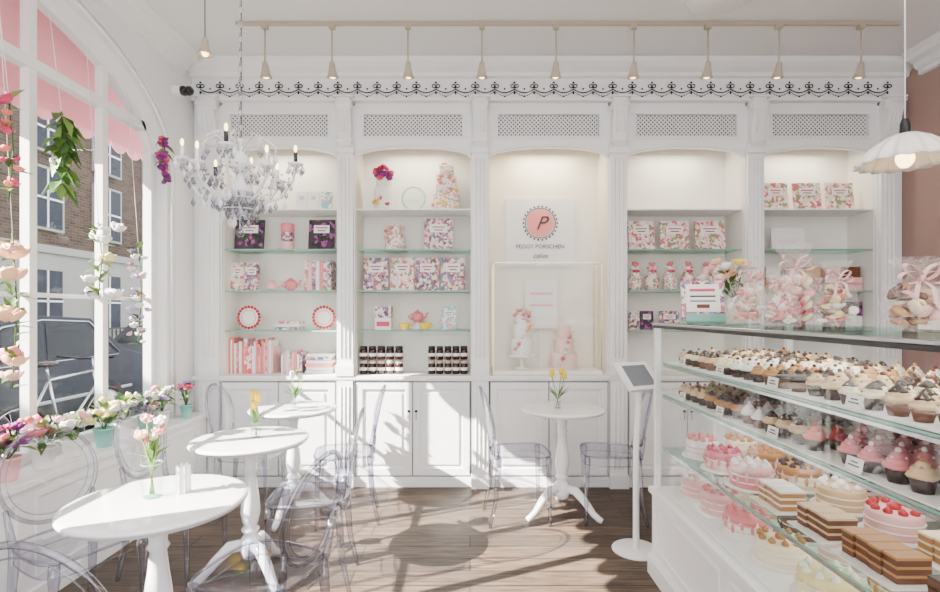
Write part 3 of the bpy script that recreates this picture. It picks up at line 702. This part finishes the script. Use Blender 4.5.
def cupshelf(name,z,sch,xs,y0=.55,y1=2.72,st=.078,s=1):
    b=B(); y=y0; k=0
    b.bb(xs[0]-.05,xs[-1]+.05,y0-.04,y1+.03,z+.0,z+.006,WPET)
    while y<y1:
        for xi,x in enumerate(xs):
            if random.random()<.04: continue
            sc=sch(y,xi); cupcake(b,(x+random.uniform(-.004,.004),y+random.uniform(-.004,.004),z+.0065),*sc,s*random.uniform(.9,1.05))
        y+=st; k+=1
    yy=y0+.1
    while yy<y1:
        M=Matrix.Translation((xs[0]-.052,yy,z+.008))@Matrix.Rotation(.2,4,'Y'); b.bb(-.001,.001,-.03,.03,0,.038,LABEL,M); b.bb(-.002,-.0009,-.020,.020,.014,.018,DARK,M); b.bb(-.002,-.0009,-.013,.013,.024,.028,DARK,M); yy+=.38
    b.obj(name)
def schA(y,xi):
    t=(int(y/.156)+(xi//3))%7
    return [(CHOC,CREAMI,CARAM),(BROWN,BEIGE,'drip'),(CHOC,CREAMI,'drip'),(CHOC,BEIGE,BROWN),(BROWN,CHOC,CARAM),(CHOC,CARAM,CHOC),(CHOC,WPET,BROWN)][t]
def schB(y,xi):
    if y>2.4: return (CHOC,BEIGE,BROWN) if xi<4 else (CHOC,BROWN,CREAMI)
    if y>2.1: return (CHOC,BROWN,CARAM) if xi%2 else (CHOC,CARAM,'drip')
    if y>1.9: return (BROWN,WPET,LPINK) if xi<4 else (BROWN,LPINK,RED)
    if y>1.7: return (CHOC,BEIGE,'drip') if xi<3 else (CHOC,CREAMI,PEACH)
    if y>1.5: return (CHOC,RED,CORAL) if xi%2 else (CHOC,CORAL,RED)
    if y>1.27: return (CHOC,PINK,WPET) if xi<3 else ((CHOC,LPINK,RED) if xi%2 else (CHOC,CORAL,WPET))
    return (CHOC,CREAMI,YEL) if xi%2 else (CHOC,BEIGE,CARAM)
XS=[1.09+.074*i for i in range(8)]
cupshelf('cupcake_tray',SH[0],schA,XS,s=.86); cupshelf('cupcake_tray',SH[1],schB,XS,s=.90)
def bcake(b,x,y,z,r,h,mat,topm=None,deco=None,drip=None):
    b.lathe([(r+.02,0),(r+.02,.006)],(x,y,z),LABEL,28)
    b.lathe([(r*.98,.006),(r,.012),(r,h-.01),(r*.95,h),(0,h)],(x,y,z),mat,32)
    for q in (.33,.62): b.tube([(x+r*1.0*math.cos(2*math.pi*i/28),y+r*1.0*math.sin(2*math.pi*i/28),z+h*q) for i in range(28)],.003,WPET if mat is not WPET else LPINK,5,closed=True)
    if drip:
        b.lathe([(r*1.01,h-.03),(r*1.02,h-.01),(r*.97,h+.004),(0,h+.004)],(x,y,z),drip,36,mod=lambda a,zz:1+ .02*math.sin(9*a))
        for i in range(14): a=2*math.pi*i/14; b.ell((x+r*math.cos(a),y+r*math.sin(a),z+h-.035-.010*(i%3)),(.008,.008,.018),drip,6,5)
    n=10
    if deco:
        for i in range(n): a=2*math.pi*i/n; b.lathe([(.012,0),(.014,.008),(.007,.016),(0,.023)],(x+r*.78*math.cos(a),y+r*.78*math.sin(a),z+h),deco,8)
        b.lathe([(.018,0),(.02,.01),(.01,.018),(0,.026)],(x,y,z+h),deco,8)
def slices(b,x,y,z,n,l1,l2,s=.8):
    b.bb(x-.075,x+.075,y-.02,y+n*.05+.01,z,z+.006,LABEL)
    for k in range(n):
        y0=y+k*.05; dx=random.uniform(-.004,.004)
        for q in range(3): b.bb(x-.046+dx,x+.046+dx,y0,y0+.044,z+.007+q*.023,z+.007+q*.023+.016,l1); b.bb(x-.047+dx,x+.047+dx,y0-.001,y0+.045,z+.023+q*.023,z+.030+q*.023,l2)
zs=SH[2]
for (x,y,r,h,m,dc,dr) in [(1.16,2.60,.075,.085,WPET,PINK,None),(1.35,2.60,.075,.085,CREAMI,CARAM,None),(1.55,2.58,.075,.09,BEIGE,CHOC,None),(1.16,2.38,.078,.085,LPINK,HPINK,PINK),(1.36,2.38,.078,.085,WPET,CARAM,CARAM),(1.57,2.36,.075,.085,CREAMI,RED,None),(1.16,2.15,.078,.09,PINK,WPET,LPINK),(1.36,2.15,.078,.085,CREAMI,CHOC,CARAM),(1.57,2.13,.075,.085,BROWN,CREAMI,CHOC),(1.37,1.92,.078,.08,BEIGE,WPET,None),(1.37,1.68,.078,.085,LPINK,RED,None),(1.58,1.88,.075,.085,WPET,PINK,PINK),(1.58,1.62,.075,.085,CREAMI,CARAM,CARAM)]:
    b=B(); bcake(b,x,y,zs,r,h,m,deco=dc,drip=dr); b.obj('layer_cake')
for (x,y,n,l1,l2) in [(1.16,1.86,3,CARAM,WPET),(1.16,1.62,3,BROWN,BEIGE),(1.16,1.36,4,BROWN,CARAM),(1.37,1.34,4,CARAM,CREAMI),(1.58,1.30,4,BROWN,PINK),(1.17,1.08,4,BROWN,CHOC),(1.38,1.06,4,BEIGE,BROWN),(1.2,.80,4,BEIGE,PINK)]:
    b=B(); slices(b,x,y,zs,n,l1,l2); b.obj('cake_slices')
for (x,y,r,h,m,dc,dr) in [(1.17,2.66,.082,.09,LPINK,WPET,None),(1.38,2.64,.082,.09,CREAMI,CARAM,None),(1.17,2.43,.085,.10,LPINK,PINK,LPINK),(1.39,2.41,.082,.09,BEIGE,CHOC,None),(1.17,2.20,.085,.09,WPET,PINK,PINK),(1.39,2.18,.082,.09,BROWN,CHOC,CHOC),(1.17,1.96,.088,.085,CREAMI,CARAM,None),(1.40,1.94,.085,.09,LPINK,RED,None),(1.17,1.70,.088,.085,CREAMI,WPET,LYEL),(1.40,1.68,.088,.085,BEIGE,CARAM,CARAM),(1.17,1.44,.088,.085,WPET,RED,LPINK),(1.18,1.18,.088,.085,PINK,WPET,None)]:
    b=B(); bcake(b,x,y,CZ+.013,r,h,m,deco=dc,drip=dr); b.obj('layer_cake')
# ------------------------------------------------------------------ counter-top items
def cello():
    m,nt,b_=newmat('cellophane'); nt.nodes.remove(b_); out=nt.nodes['Material Output']
    t=nt.nodes.new('ShaderNodeBsdfTransparent'); d=nt.nodes.new('ShaderNodeBsdfGlossy'); d.inputs['Roughness'].default_value=.15; d.inputs['Color'].default_value=(1,.97,.97,1)
    tr=nt.nodes.new('ShaderNodeBsdfDiffuse'); tr.inputs['Color'].default_value=(.95,.86,.84,1)
    n=nt.nodes.new('ShaderNodeTexNoise'); n.inputs['Scale'].default_value=25; n.inputs['Detail'].default_value=4
    bp=nt.nodes.new('ShaderNodeBump'); bp.inputs['Strength'].default_value=1; bp.inputs['Distance'].default_value=.03; nt.links.new(n.outputs['Fac'],bp.inputs['Height']); nt.links.new(bp.outputs['Normal'],d.inputs['Normal'])
    a=nt.nodes.new('ShaderNodeMixShader'); a.inputs[0].default_value=.6; nt.links.new(tr.outputs[0],a.inputs[1]); nt.links.new(d.outputs[0],a.inputs[2])
    c=nt.nodes.new('ShaderNodeMixShader'); rp=nt.nodes.new('ShaderNodeMapRange'); rp.inputs['To Min'].default_value=.03; rp.inputs['To Max'].default_value=.40; rp.inputs['From Min'].default_value=.40; rp.inputs['From Max'].default_value=.7
    nt.links.new(n.outputs['Fac'],rp.inputs['Value']); nt.links.new(rp.outputs[0],c.inputs[0]); nt.links.new(t.outputs[0],c.inputs[1]); nt.links.new(a.outputs[0],c.inputs[2]); nt.links.new(c.outputs[0],out.inputs['Surface'])
    return m
CEL=cello()
def bow(b,c,s,mat):
    c=Vector(c)
    for sg in (-1,1):
        for tl,ls in ((.45,.8),(-.05,1)):
            b.strip([c+Vector((sg*s*ls*(.5-.5*math.cos(2*math.pi*t/14)),-.008,s*.26*math.sin(2*math.pi*t/14)+s*tl*(.5-.5*math.cos(2*math.pi*t/14)))) for t in range(15)],(0,s*.12,s*.03),mat)
        b.strip([c,c+Vector((sg*s*.35,-.018,-s*.5)),c+Vector((sg*s*.45,-.02,-s*1.1)),c+Vector((sg*s*.6,-.022,-s*1.4))],(s*.11,0,.0),mat)
    b.ell(c+Vector((0,-.008,0)),s*.12,mat,7,5)
def bag(name,x,y,z,w,h,cols,rib,n=26):
    b=B(); d=w*.6
    S=Matrix.Diagonal((1,d/w,1)); ph=random.random()*6
    b.lathe([(w*.48,0),(w*.5,h*.05),(w*.52,h*.35),(w*.42,h*.6),(w*.14,h*.72),(w*.12,h*.75),(w*.28,h*.88),(w*.40,h)],(x,y,z),CEL,36,S,mod=lambda a,zz:1+.07*math.sin(5*a+zz*30+ph)+.05*math.sin(11*a-zz*50),cap=False)
    for k in range(n):
        o=rv(); t=random.random(); rr=(.38-.16*t)*w
        M=rot('Z',o.x*3)@rot('X',o.y*1.3)
        b.ell((x+o.x*rr,y+o.y*rr*.6,z+.024+t*h*.5),(w*.12,w*.12,w*.05),random.choice(cols),9,5,M)
    bow(b,(x,y-d*.12,z+h*.735),w*.34,rib)
    b.obj(name)
zt=CT+.002; RIB=simple('satin_ribbon',(.93,.70,.68),.35)
bag('biscuit_gift_bag',1.25,2.34,zt,.18,.28,[LPINK,WPET,PINK,CREAMI,BEIGE],RIB,44)
bag('biscuit_gift_bag',1.48,2.38,zt,.23,.37,[WPET,LPINK,PEACH,PINK,CREAMI,HPINK],RIB,64)
bag('biscuit_gift_bag',1.45,2.06,zt,.16,.26,[WPET,CORAL,LYEL,BROWN],RIB,40)
bag('biscuit_gift_bag',1.24,2.08,zt,.15,.21,[LPINK,WPET,PINK],RIB,34)
bag('biscuit_gift_bag',1.33,1.55,zt,.20,.22,[CREAMI,CARAM,LPINK,BROWN],RIB,40)
b=B()
for k in range(3):
    M=Matrix.Translation((1.39+.02*k,1.66-.0*k,zt+.001+.045*k))@Matrix.Rotation(.1*k,4,'Z'); b.bb(.10,.24,-.07,.07,0,.043,[WPET,CHINTZ,BEIGE][k],M)
bow(b,(1.58,1.64,zt+.15),.06,RIB); b.obj('gift_box')
b=B(); M=Matrix.Translation((1.17,2.60,zt+.03))@Matrix.Rotation(-.25,4,'Z')@Matrix.Rotation(-.35,4,'X')
b.bb(-.10,.10,0,.022,0,.20,COV3,M); b.bb(-.08,.08,-.002,0,.03,.18,LABEL,M); b.bb(-.06,.06,-.003,-.001,.14,.155,HPINK,M); b.bb(-.06,.06,-.003,-.001,.11,.118,DARK,M); b.bb(-.06,.06,-.003,-.001,.085,.091,DARK,M); b.bb(-.03,.03,-.003,-.001,.05,.07,BROWN,M); b.bb(-.095,.098,.003,.019,-.002,.197,PAPER,M)
M2=Matrix.Translation((1.17,2.60,zt))@Matrix.Rotation(-.25,4,'Z'); b.bb(-.09,.09,-.05,.08,0,.012,GEDGE,M2); b.bb(-.09,.09,-.05,-.035,0,.05,GEDGE,M2); b.bb(-.02,.02,.06,.08,0,.13,GEDGE,M2)
b.obj('book_on_stand')
b=B(); x,y=1.40,2.74; b.lathe([(.035,0),(.05,.02),(.055,.07),(.04,.11),(.045,.13)],(x,y,zt),WPET,18); bouquet(b,(x,y,zt+.11),(x-.03,y,zt+.26),.12,18,.038,[YEL,PINK,WPET,PEACH,LPINK],22); b.obj('flower_vase')
# ------------------------------------------------------------------ tablet stand
b=B(); x,y=.99,3.10; 
b.lathe([(0,0),(.14,0),(.14,.008),(.13,.014),(.02,.018)],(x,y,0),WHITE,32)
b.tube([(x,y,.01),(x,y,.60),(x+.02,y+.0,1.0)],[.02,.018,.018],WHITE,12)
M=Matrix.Translation((x+.02,y,1.02))@Matrix.Rotation(.45,4,'Z')@Matrix.Rotation(-.75,4,'X')
b.bb(-.12,.12,-.012,.012,-.08,.12,WHITE,M); b.bb(-.09,.09,-.0135,-.0115,-.055,.095,simple('screen',(.35,.37,.4),.1),M)
b.obj('tablet_stand',bevel=.004)
# ------------------------------------------------------------------ track lights
b=B(); YT=3.60
b.bb(PXm(236,YT),PXm(900,YT),YT-.012,YT+.012,ZC-.025,ZC-.001,FIX)
for px in (265,332,408,482,556,634,708,779,861):
    x=PXm(px,YT); b.bb(x-.02,x+.02,YT-.02,YT+.02,ZC-.05,ZC-.02,FIX)
    b.tube([(x,YT,ZC-.04),(x,YT,ZC-.30)],.006,FIX,6)
    M=rot('X',.25)
    b.lathe([(.015,.02),(.02,0),(.024,-.03),(.036,-.07),(.042,-.085),(.036,-.085),(.0,-.05)],(x,YT,ZC-.30),FIX,18,M)
    b.ell(Vector((x,YT,ZC-.30))+M@Vector((0,0,-.075)),(.022,.022,.012),BULB,8,5)
b.obj('track_light')
b=B(); x,z=P(205,48,3.0); b.tube([(x,3.0,ZC),(x,3.0,z+.05)],.003,DARK,5); b.lathe([(.01,.06),(.018,.04),(.022,.0),(.045,-.04),(.04,-.04),(0,-.01)],(x,3.0,z),FIX,18); b.ell((x,3.0,z-.03),.02,BULB,8,6); b.obj('spot_pendant')
b=B(); b.lathe([(0,0),(.035,0),(.038,.02),(.03,.04)],(XL+.06,3.95,3.1),BLACKG,16,rot('Y',1.57)); b.ell((XL+.115,3.95,3.1),.036,BLACKG,14,8); b.bb(XL,XL+.06,3.92,3.98,3.07,3.13,WHITE); b.obj('security_camera')
b=B(); b.lathe([(0,-.03),(.05,-.035),(.08,-.02),(.15,-.025),(.18,-.01),(.21,-.012),(.23,0)],(1.6,3.28,ZC),WHITE,40,mod=lambda a,z:1+.03*math.cos(12*a)); b.obj('ceiling_rose')
# ------------------------------------------------------------------ pendant lamp
b=B(); Yp=2.2; x,z=P(905,150,Yp)
b.tube([(x,Yp,ZC),(x,Yp,z+.12)],.003,PAPER,5); b.lathe([(.012,.13),(.018,.11),(.02,.06)],(x,Yp,z),DARK,12)
PG=simple('opal_glass_shade',(.9,.87,.82),.25)
b.lathe([(.02,.07),(.05,.062),(.09,.04),(.13,.005),(.155,-.03),(.17,-.055),(.166,-.057),(.15,-.033),(.125,0),(.085,.034),(.05,.055)],(x,Yp,z),PG,96,mod=lambda a,zz:1+.08*math.cos(16*a)*max(0,min(1,(.07-zz)/.1)),cap=False)
b.ell((x,Yp,z-.035),(.034,.034,.042),BULB,12,8); b.obj('pendant_lamp')
# ------------------------------------------------------------------ chandelier
b=B(); Yc=2.4; x,z=P(240,182,Yc); CRY=clear('crystal',(.68,.68,.74),(.18,.18,.24),.9,.02,.15); CW=simple('chandelier_white_glass',(.86,.86,.88),.15)
c=Vector((x,Yc,z)); up=Vector((0,0,1))
b.lathe([(.01,.20),(.03,.19),(.012,.17),(.02,.14),(.045,.10),(.05,.07),(.02,.04),(.018,.01),(.05,-.02),(.06,-.05),(.03,-.09),(.012,-.11),(.025,-.13),(.0,-.16)],c,CW,20)
zz=c.z+.20; k=0
while zz<ZC-.03:
    rr=.012
    b.tube([(c.x+(rr*.6*math.cos(t*math.pi/4) if k%2 else 0),c.y+(0 if k%2 else rr*.6*math.cos(t*math.pi/4)),zz+.016+.02*math.sin(t*math.pi/4)) for t in range(8)],.0028,CHROME,4,closed=True); zz+=.034; k+=1
b.tube([(c.x+.006,c.y,c.z+.2),(c.x+.006,c.y,ZC)],.0022,DARK,4)
b.lathe([(.05,0),(.045,-.02),(.01,-.035)],(c.x,c.y,ZC),CW,16)
def drop(p,L=.04):
    p=Vector(p); w=L*.24
    V=[p,p+Vector((w,0,-L*.6)),p+Vector((0,w,-L*.6)),p+Vector((-w,0,-L*.6)),p+Vector((0,-w,-L*.6)),p+Vector((0,0,-L))]
    b.add(V,[(0,1,2),(0,2,3),(0,3,4),(0,4,1),(5,2,1),(5,3,2),(5,4,3),(5,1,4)],CRY if random.random()<.7 else CW)
tips=[]
for k in range(8):
    a=2*math.pi*k/8+.2; d=Vector((math.cos(a),math.sin(a),0))
    hh=0 if k%2 else .05; L=.245 if k%2==0 else .20
    b.tube([c+d*.03+up*(-.04),c+d*L*.35+up*(-.10),c+d*L*.7+up*(-.07),c+d*L*.95+up*(-.01+hh*.5),c+d*L+up*(.03+hh)],[.008,.007,.006,.006,.006],CW,7)
    t=c+d*L+up*(.03+hh); tips.append(t)
    b.lathe([(.008,0),(.03,.008),(.036,.018),(.03,.014),(.01,.01)],t,CW,14)
    b.lathe([(.009,.012),(.009,.07)],t,DARK if k%3==0 else CW,8); b.ell(t+up*.088,(.008,.008,.018),BULB,7,6)
    for j in range(6): aa=j*1.05; drop(t+Vector((math.cos(aa)*.033,math.sin(aa)*.033,.012)),.05)
    for j in range(4): drop(c+d*L*(.3+.17*j)+up*(-.09+.005*j),.05)
    top=c+up*.15
    for j in range(13):
        s=j/12; p=top.lerp(t+up*.01,s)+up*(-.09*math.sin(math.pi*s)); b.ell(p,.006,CRY if j%2 else CW,6,4)
    b.tube([c+up*.14+d*.02,c+d*.10+up*.21,c+d*.16+up*.17,c+d*.15+up*.14],.004,CW,5); drop(c+d*.155+up*.14,.06)
for k in range(8):
    p,q=tips[k],tips[(k+1)%8]
    for j in range(1,8):
        s=j/8; pp=p.lerp(q,s)+Vector((0,0,-.07*math.sin(math.pi*s))); b.ell(pp,.006,CRY if j%2 else CW,6,4)
        if j%2==0: drop(pp,.045)
for r,zl,n in ((.06,-.05,10),(.045,-.09,8),(.1,-.085,12),(.075,-.13,10),(.04,-.16,7)):
    b.tube([c+Vector((r*math.cos(2*math.pi*i/16),r*math.sin(2*math.pi*i/16),zl)) for i in range(16)],.003,CW,4,closed=True)
    for k in range(n): a=2*math.pi*k/n; drop(c+Vector((r*math.cos(a),r*math.sin(a),zl)),.055)
b.tube([c+up*(-.15),c+up*(-.22)],.003,CW,5); b.ell(c+Vector((0,0,-.235)),.02,CRY,10,8)
b.obj('crystal_chandelier')
# ------------------------------------------------------------------ outside
ASP=simple('asphalt',(.20,.20,.21),.9,bump=.2); PAV=simple('paving',(.36,.35,.33),.9)
b=B(); b.bb(-40,XW-.02,-20,60,-.30,-.14,ASP); b.bb(-4.3,XW-.02,-20,60,-.14,-.04,PAV); b.bb(-10.9,-8.9,-20,60,-.14,-.02,PAV); b.obj('ground')
b=B(); STU=simple('stucco',(.50,.49,.46),.8); WG=simple('dark_window_glass',(.08,.09,.12),.3,spec=.2)
BX=-11; H=7.2
b.bb(BX-6,BX,-6,40,3.0,H,BRICK); b.bb(BX-6,BX+.04,-6,40,-.1,3.0,STU); b.bb(BX-6,BX+.12,-6,40,2.95,3.15,STU); b.bb(BX-6,BX+.15,-6,40,H,H+.18,STU)
y=-5.0; k=0
while y<38:
    for (z0,z1) in ((.9,2.5),(3.6,5.1),(5.6,6.7)):
        b.bb(BX,BX+.10,y-.58,y+.58,z0-.07,z1+.07,STU); b.bb(BX+.06,BX+.115,y-.5,y+.5,z0,z1,WG)
        b.bb(BX+.10,BX+.14,y-.02,y+.02,z0,z1,PAPER); b.bb(BX+.10,BX+.14,y-.5,y+.5,(z0+z1)/2-.025,(z0+z1)/2+.025,PAPER)
    if k%3==0:
        b.bb(BX-2.5,BX-1.0,y+.6,y+2.0,H,H+1.5,BRICK)
        for q in range(4): b.lathe([(.14,0),(.11,.45)],(BX-1.7,y+.8+q*.33,H+1.5),BRICK,8)
    y+=2.3; k+=1
for q in range(150): yy=0+q*.16; b.bb(-9.6,-9.57,yy,yy+.02,-.02,1.0,BLACKG)
b.bb(-9.61,-9.56,0,24,.95,1.0,BLACKG)
b.obj('terraced_houses')
# awning (pink)
b=B(); AW=simple('pink_awning_canvas',(.80,.44,.48),.8)
b.prism([(XW-.03,0,3.45),(XW-.03,0,3.40),(-2.88,0,2.98),(-2.88,0,2.80),(-2.90,0,2.80),(-2.90,0,3.0)],(0,5,0),AW)
for i in range(26): b.lathe([(0,-.006),(.095,-.006),(.095,.006),(0,.006)],(-2.89,.1+i*.19,2.82),AW,16,rot('Y',math.pi/2))
b.obj('awning')
# car
CP=simple('car_paint',(.06,.07,.09),.45,spec=.3); GT=simple('car_glass',(.03,.035,.04),.2,spec=.3); TY=simple('tyre',(.03,.03,.03),.8)
def car(yo):
    b=B()
    xa,xb=-6.55,-4.85; zo=-.14
    pr=[(0,.35),(.05,.62),(.25,.86),(1.0,.98),(1.75,1.42),(2.3,1.52),(3.1,1.48),(3.75,1.05),(4.15,.95),(4.25,.6),(4.22,.3),(3.8,.22),(.3,.22)]
    b.prism([(xa,yo+p[0],zo+p[1]) for p in pr],(xb-xa,0,0),CP)
    for s_,xx in ((1,xb+.006),(-1,xa-.006)):
        b.quad([(xx,yo+p[0],zo+p[1]) for p in ((1.2,1.0),(1.85,1.38),(2.3,1.43),(2.35,1.0))],GT); b.quad([(xx,yo+p[0],zo+p[1]) for p in ((2.42,1.0),(2.38,1.43),(3.0,1.4),(3.5,1.03))],GT)
    for pl in ([(1.12,.985),(1.83,1.40),(2.33,1.47),(3.05,1.44),(3.62,1.02)],):
        b.tube([(xb+.008,yo+q[0],zo+q[1]) for q in pl],.012,CHROME,6)
    b.tube([(xb+.006,yo+1.12,zo+.985),(xb+.006,yo+3.62,zo+.985)],.010,CHROME,6)
    b.quad([(xa+.12,yo+1.05,zo+1.02),(xb-.12,yo+1.05,zo+1.02),(xb-.2,yo+1.72,zo+1.415),(xa+.2,yo+1.72,zo+1.415)],GT)
    for wy in (.85,3.4):
        for wx in (xa-.02,xb-.18):
            b.lathe([(0,0),(.24,0),(.33,.02),(.34,.1),(.33,.2),(.24,.22),(.22,.2),(0,.2)],(wx,yo+wy,zo+.335),TY,24,rot('Y',math.pi/2)); b.lathe([(0,.215),(.21,.218),(.2,.2)],(wx+(.01),yo+wy,zo+.335),CHROME,12,rot('Y',math.pi/2))
    b.tube([(xb+.01,yo+1.35,zo+1.0),(xb+.15,yo+1.32,zo+1.05)],[.04,.09],CP,8); b.bb(xb,xb+.012,yo+.3,yo+3.9,zo+.5,zo+.54,CHROME)
    b.bb(xb,xb+.02,yo+2.0,yo+2.2,zo+.85,zo+.88,CHROME)
    b.obj('car',bevel=.04)
car(3.55); car(8.4)
# bicycles
def ring(b,c,r,t,m,n=28): b.tube([(c[0],c[1]+r*math.cos(2*math.pi*i/n),c[2]+r*math.sin(2*math.pi*i/n)) for i in range(n)],t,m,6,closed=True)
def bike(bx,dy,fm):
    b=B(); zg=-.04
    w1=(bx,4.15+dy,zg+.35); w2=(bx,5.2+dy,zg+.35)
    for w in (w1,w2):
        ring(b,w,.33,.018,TY); ring(b,w,.305,.008,CHROME)
        for k in range(14): a=2*math.pi*k/14; b.tube([w,(w[0],w[1]+.3*math.cos(a),w[2]+.3*math.sin(a))],.002,CHROME,4)
    bbk=(bx,4.62+dy,zg+.30); st=(bx,4.48+dy,zg+.85); hd=(bx,5.02+dy,zg+.88)
    for p,q in ((w1,bbk),(w1,st),(bbk,st),(bbk,(bx,5.05+dy,zg+.72)),(st,hd),(hd,w2)): b.tube([p,q],.013,fm,8)
    b.tube([st,(bx,4.45+dy,zg+.98)],.012,CHROME,6); b.ell((bx,4.44+dy,zg+1.0),(.08,.13,.03),BLACKG,10,6)
    b.tube([hd,(bx,5.02+dy,zg+1.0)],.012,CHROME,6); b.tube([(bx-.28,4.92+dy,zg+1.03),(bx-.15,5.03+dy,zg+1.0),(bx+.15,5.03+dy,zg+1.0),(bx+.28,4.92+dy,zg+1.03)],.012,BLACKG,8)
    ring(b,bbk,.09,.006,CHROME,16); b.tube([bbk,(bx+.05,4.75+dy,zg+.2)],.01,CHROME,6)
    b.obj('bicycle')
bike(-3.75,.15,CHROME); bike(-3.95,-1.0,BLACKG)
# ------------------------------------------------------------------ lights
w=bpy.data.worlds.new('world'); bpy.context.scene.world=w; w.use_nodes=True; nt=w.node_tree; bg=nt.nodes['Background']
tc=nt.nodes.new('ShaderNodeTexCoord'); nz=nt.nodes.new('ShaderNodeTexNoise'); nz.inputs['Scale'].default_value=2; rp=nt.nodes.new('ShaderNodeValToRGB')
rp.color_ramp.elements[0].color=(.84,.90,1,1); rp.color_ramp.elements[1].color=(1,1,1,1); rp.color_ramp.elements[0].position=.4; rp.color_ramp.elements[1].position=.6
nt.links.new(tc.outputs['Generated'],nz.inputs['Vector']); nt.links.new(nz.outputs['Fac'],rp.inputs['Fac']); nt.links.new(rp.outputs['Color'],bg.inputs['Color']); bg.inputs['Strength'].default_value=4.0
def light(name,ty,loc,e,col=(1,1,1),**k):
    l=bpy.data.lights.new(name,ty); l.energy=e; l.color=col
    for a,v in k.items(): setattr(l,a,v)
    o=bpy.data.objects.new(name,l); bpy.context.scene.collection.objects.link(o); o.location=loc; return o
s=light('sun','SUN',(-8,-4,8),68,(1,.95,.87),angle=.006); s.rotation_euler=Vector((1,.45,-.76)).to_track_quat('-Z','Y').to_euler()
light('ambient_fill','AREA',(0.3,1.2,ZC-.05),68,(1,.96,.92),shape='RECTANGLE',size=3.5,size_y=2.5)  # unseen area lamp, added under the ceiling as ambient fill for the room
light('ambient_fill','AREA',(0.3,-1.5,ZC-.05),85,(1,.96,.92),shape='RECTANGLE',size=3.5,size_y=2.0)  # second added fill lamp, out of view behind the camera
for i,(a,c) in enumerate(BAYS):
    light('cabinet_light','AREA',(U((a+c)/2),Y0+.17,2.80),5 if i!=2 else 8.5,(1,.88,.68) if i!=2 else (1,.82,.55),shape='RECTANGLE',size=.5,size_y=.08)
light('counter_light','AREA',(1.35,1.6,CT-.02),10,(1,.95,.9),shape='RECTANGLE',size=.3,size_y=2.2)
light('counter_light','AREA',(1.35,1.6,SH[1]-.03),6,(1,.95,.9),shape='RECTANGLE',size=.3,size_y=2.2)
light('counter_light','AREA',(1.35,1.6,SH[2]-.03),5,(1,.95,.9),shape='RECTANGLE',size=.3,size_y=2.2)
# ------------------------------------------------------------------ camera
cd=bpy.data.cameras.new('camera'); cam=bpy.data.objects.new('camera',cd); bpy.context.scene.collection.objects.link(cam)
cam.location=(0,0,HC); cam.rotation_euler=(math.pi/2,0,0); cd.sensor_width=36; cd.lens=F/940*36; cd.shift_y=16/940; cd.clip_start=.05; cd.clip_end=200
bpy.context.scene.camera=cam
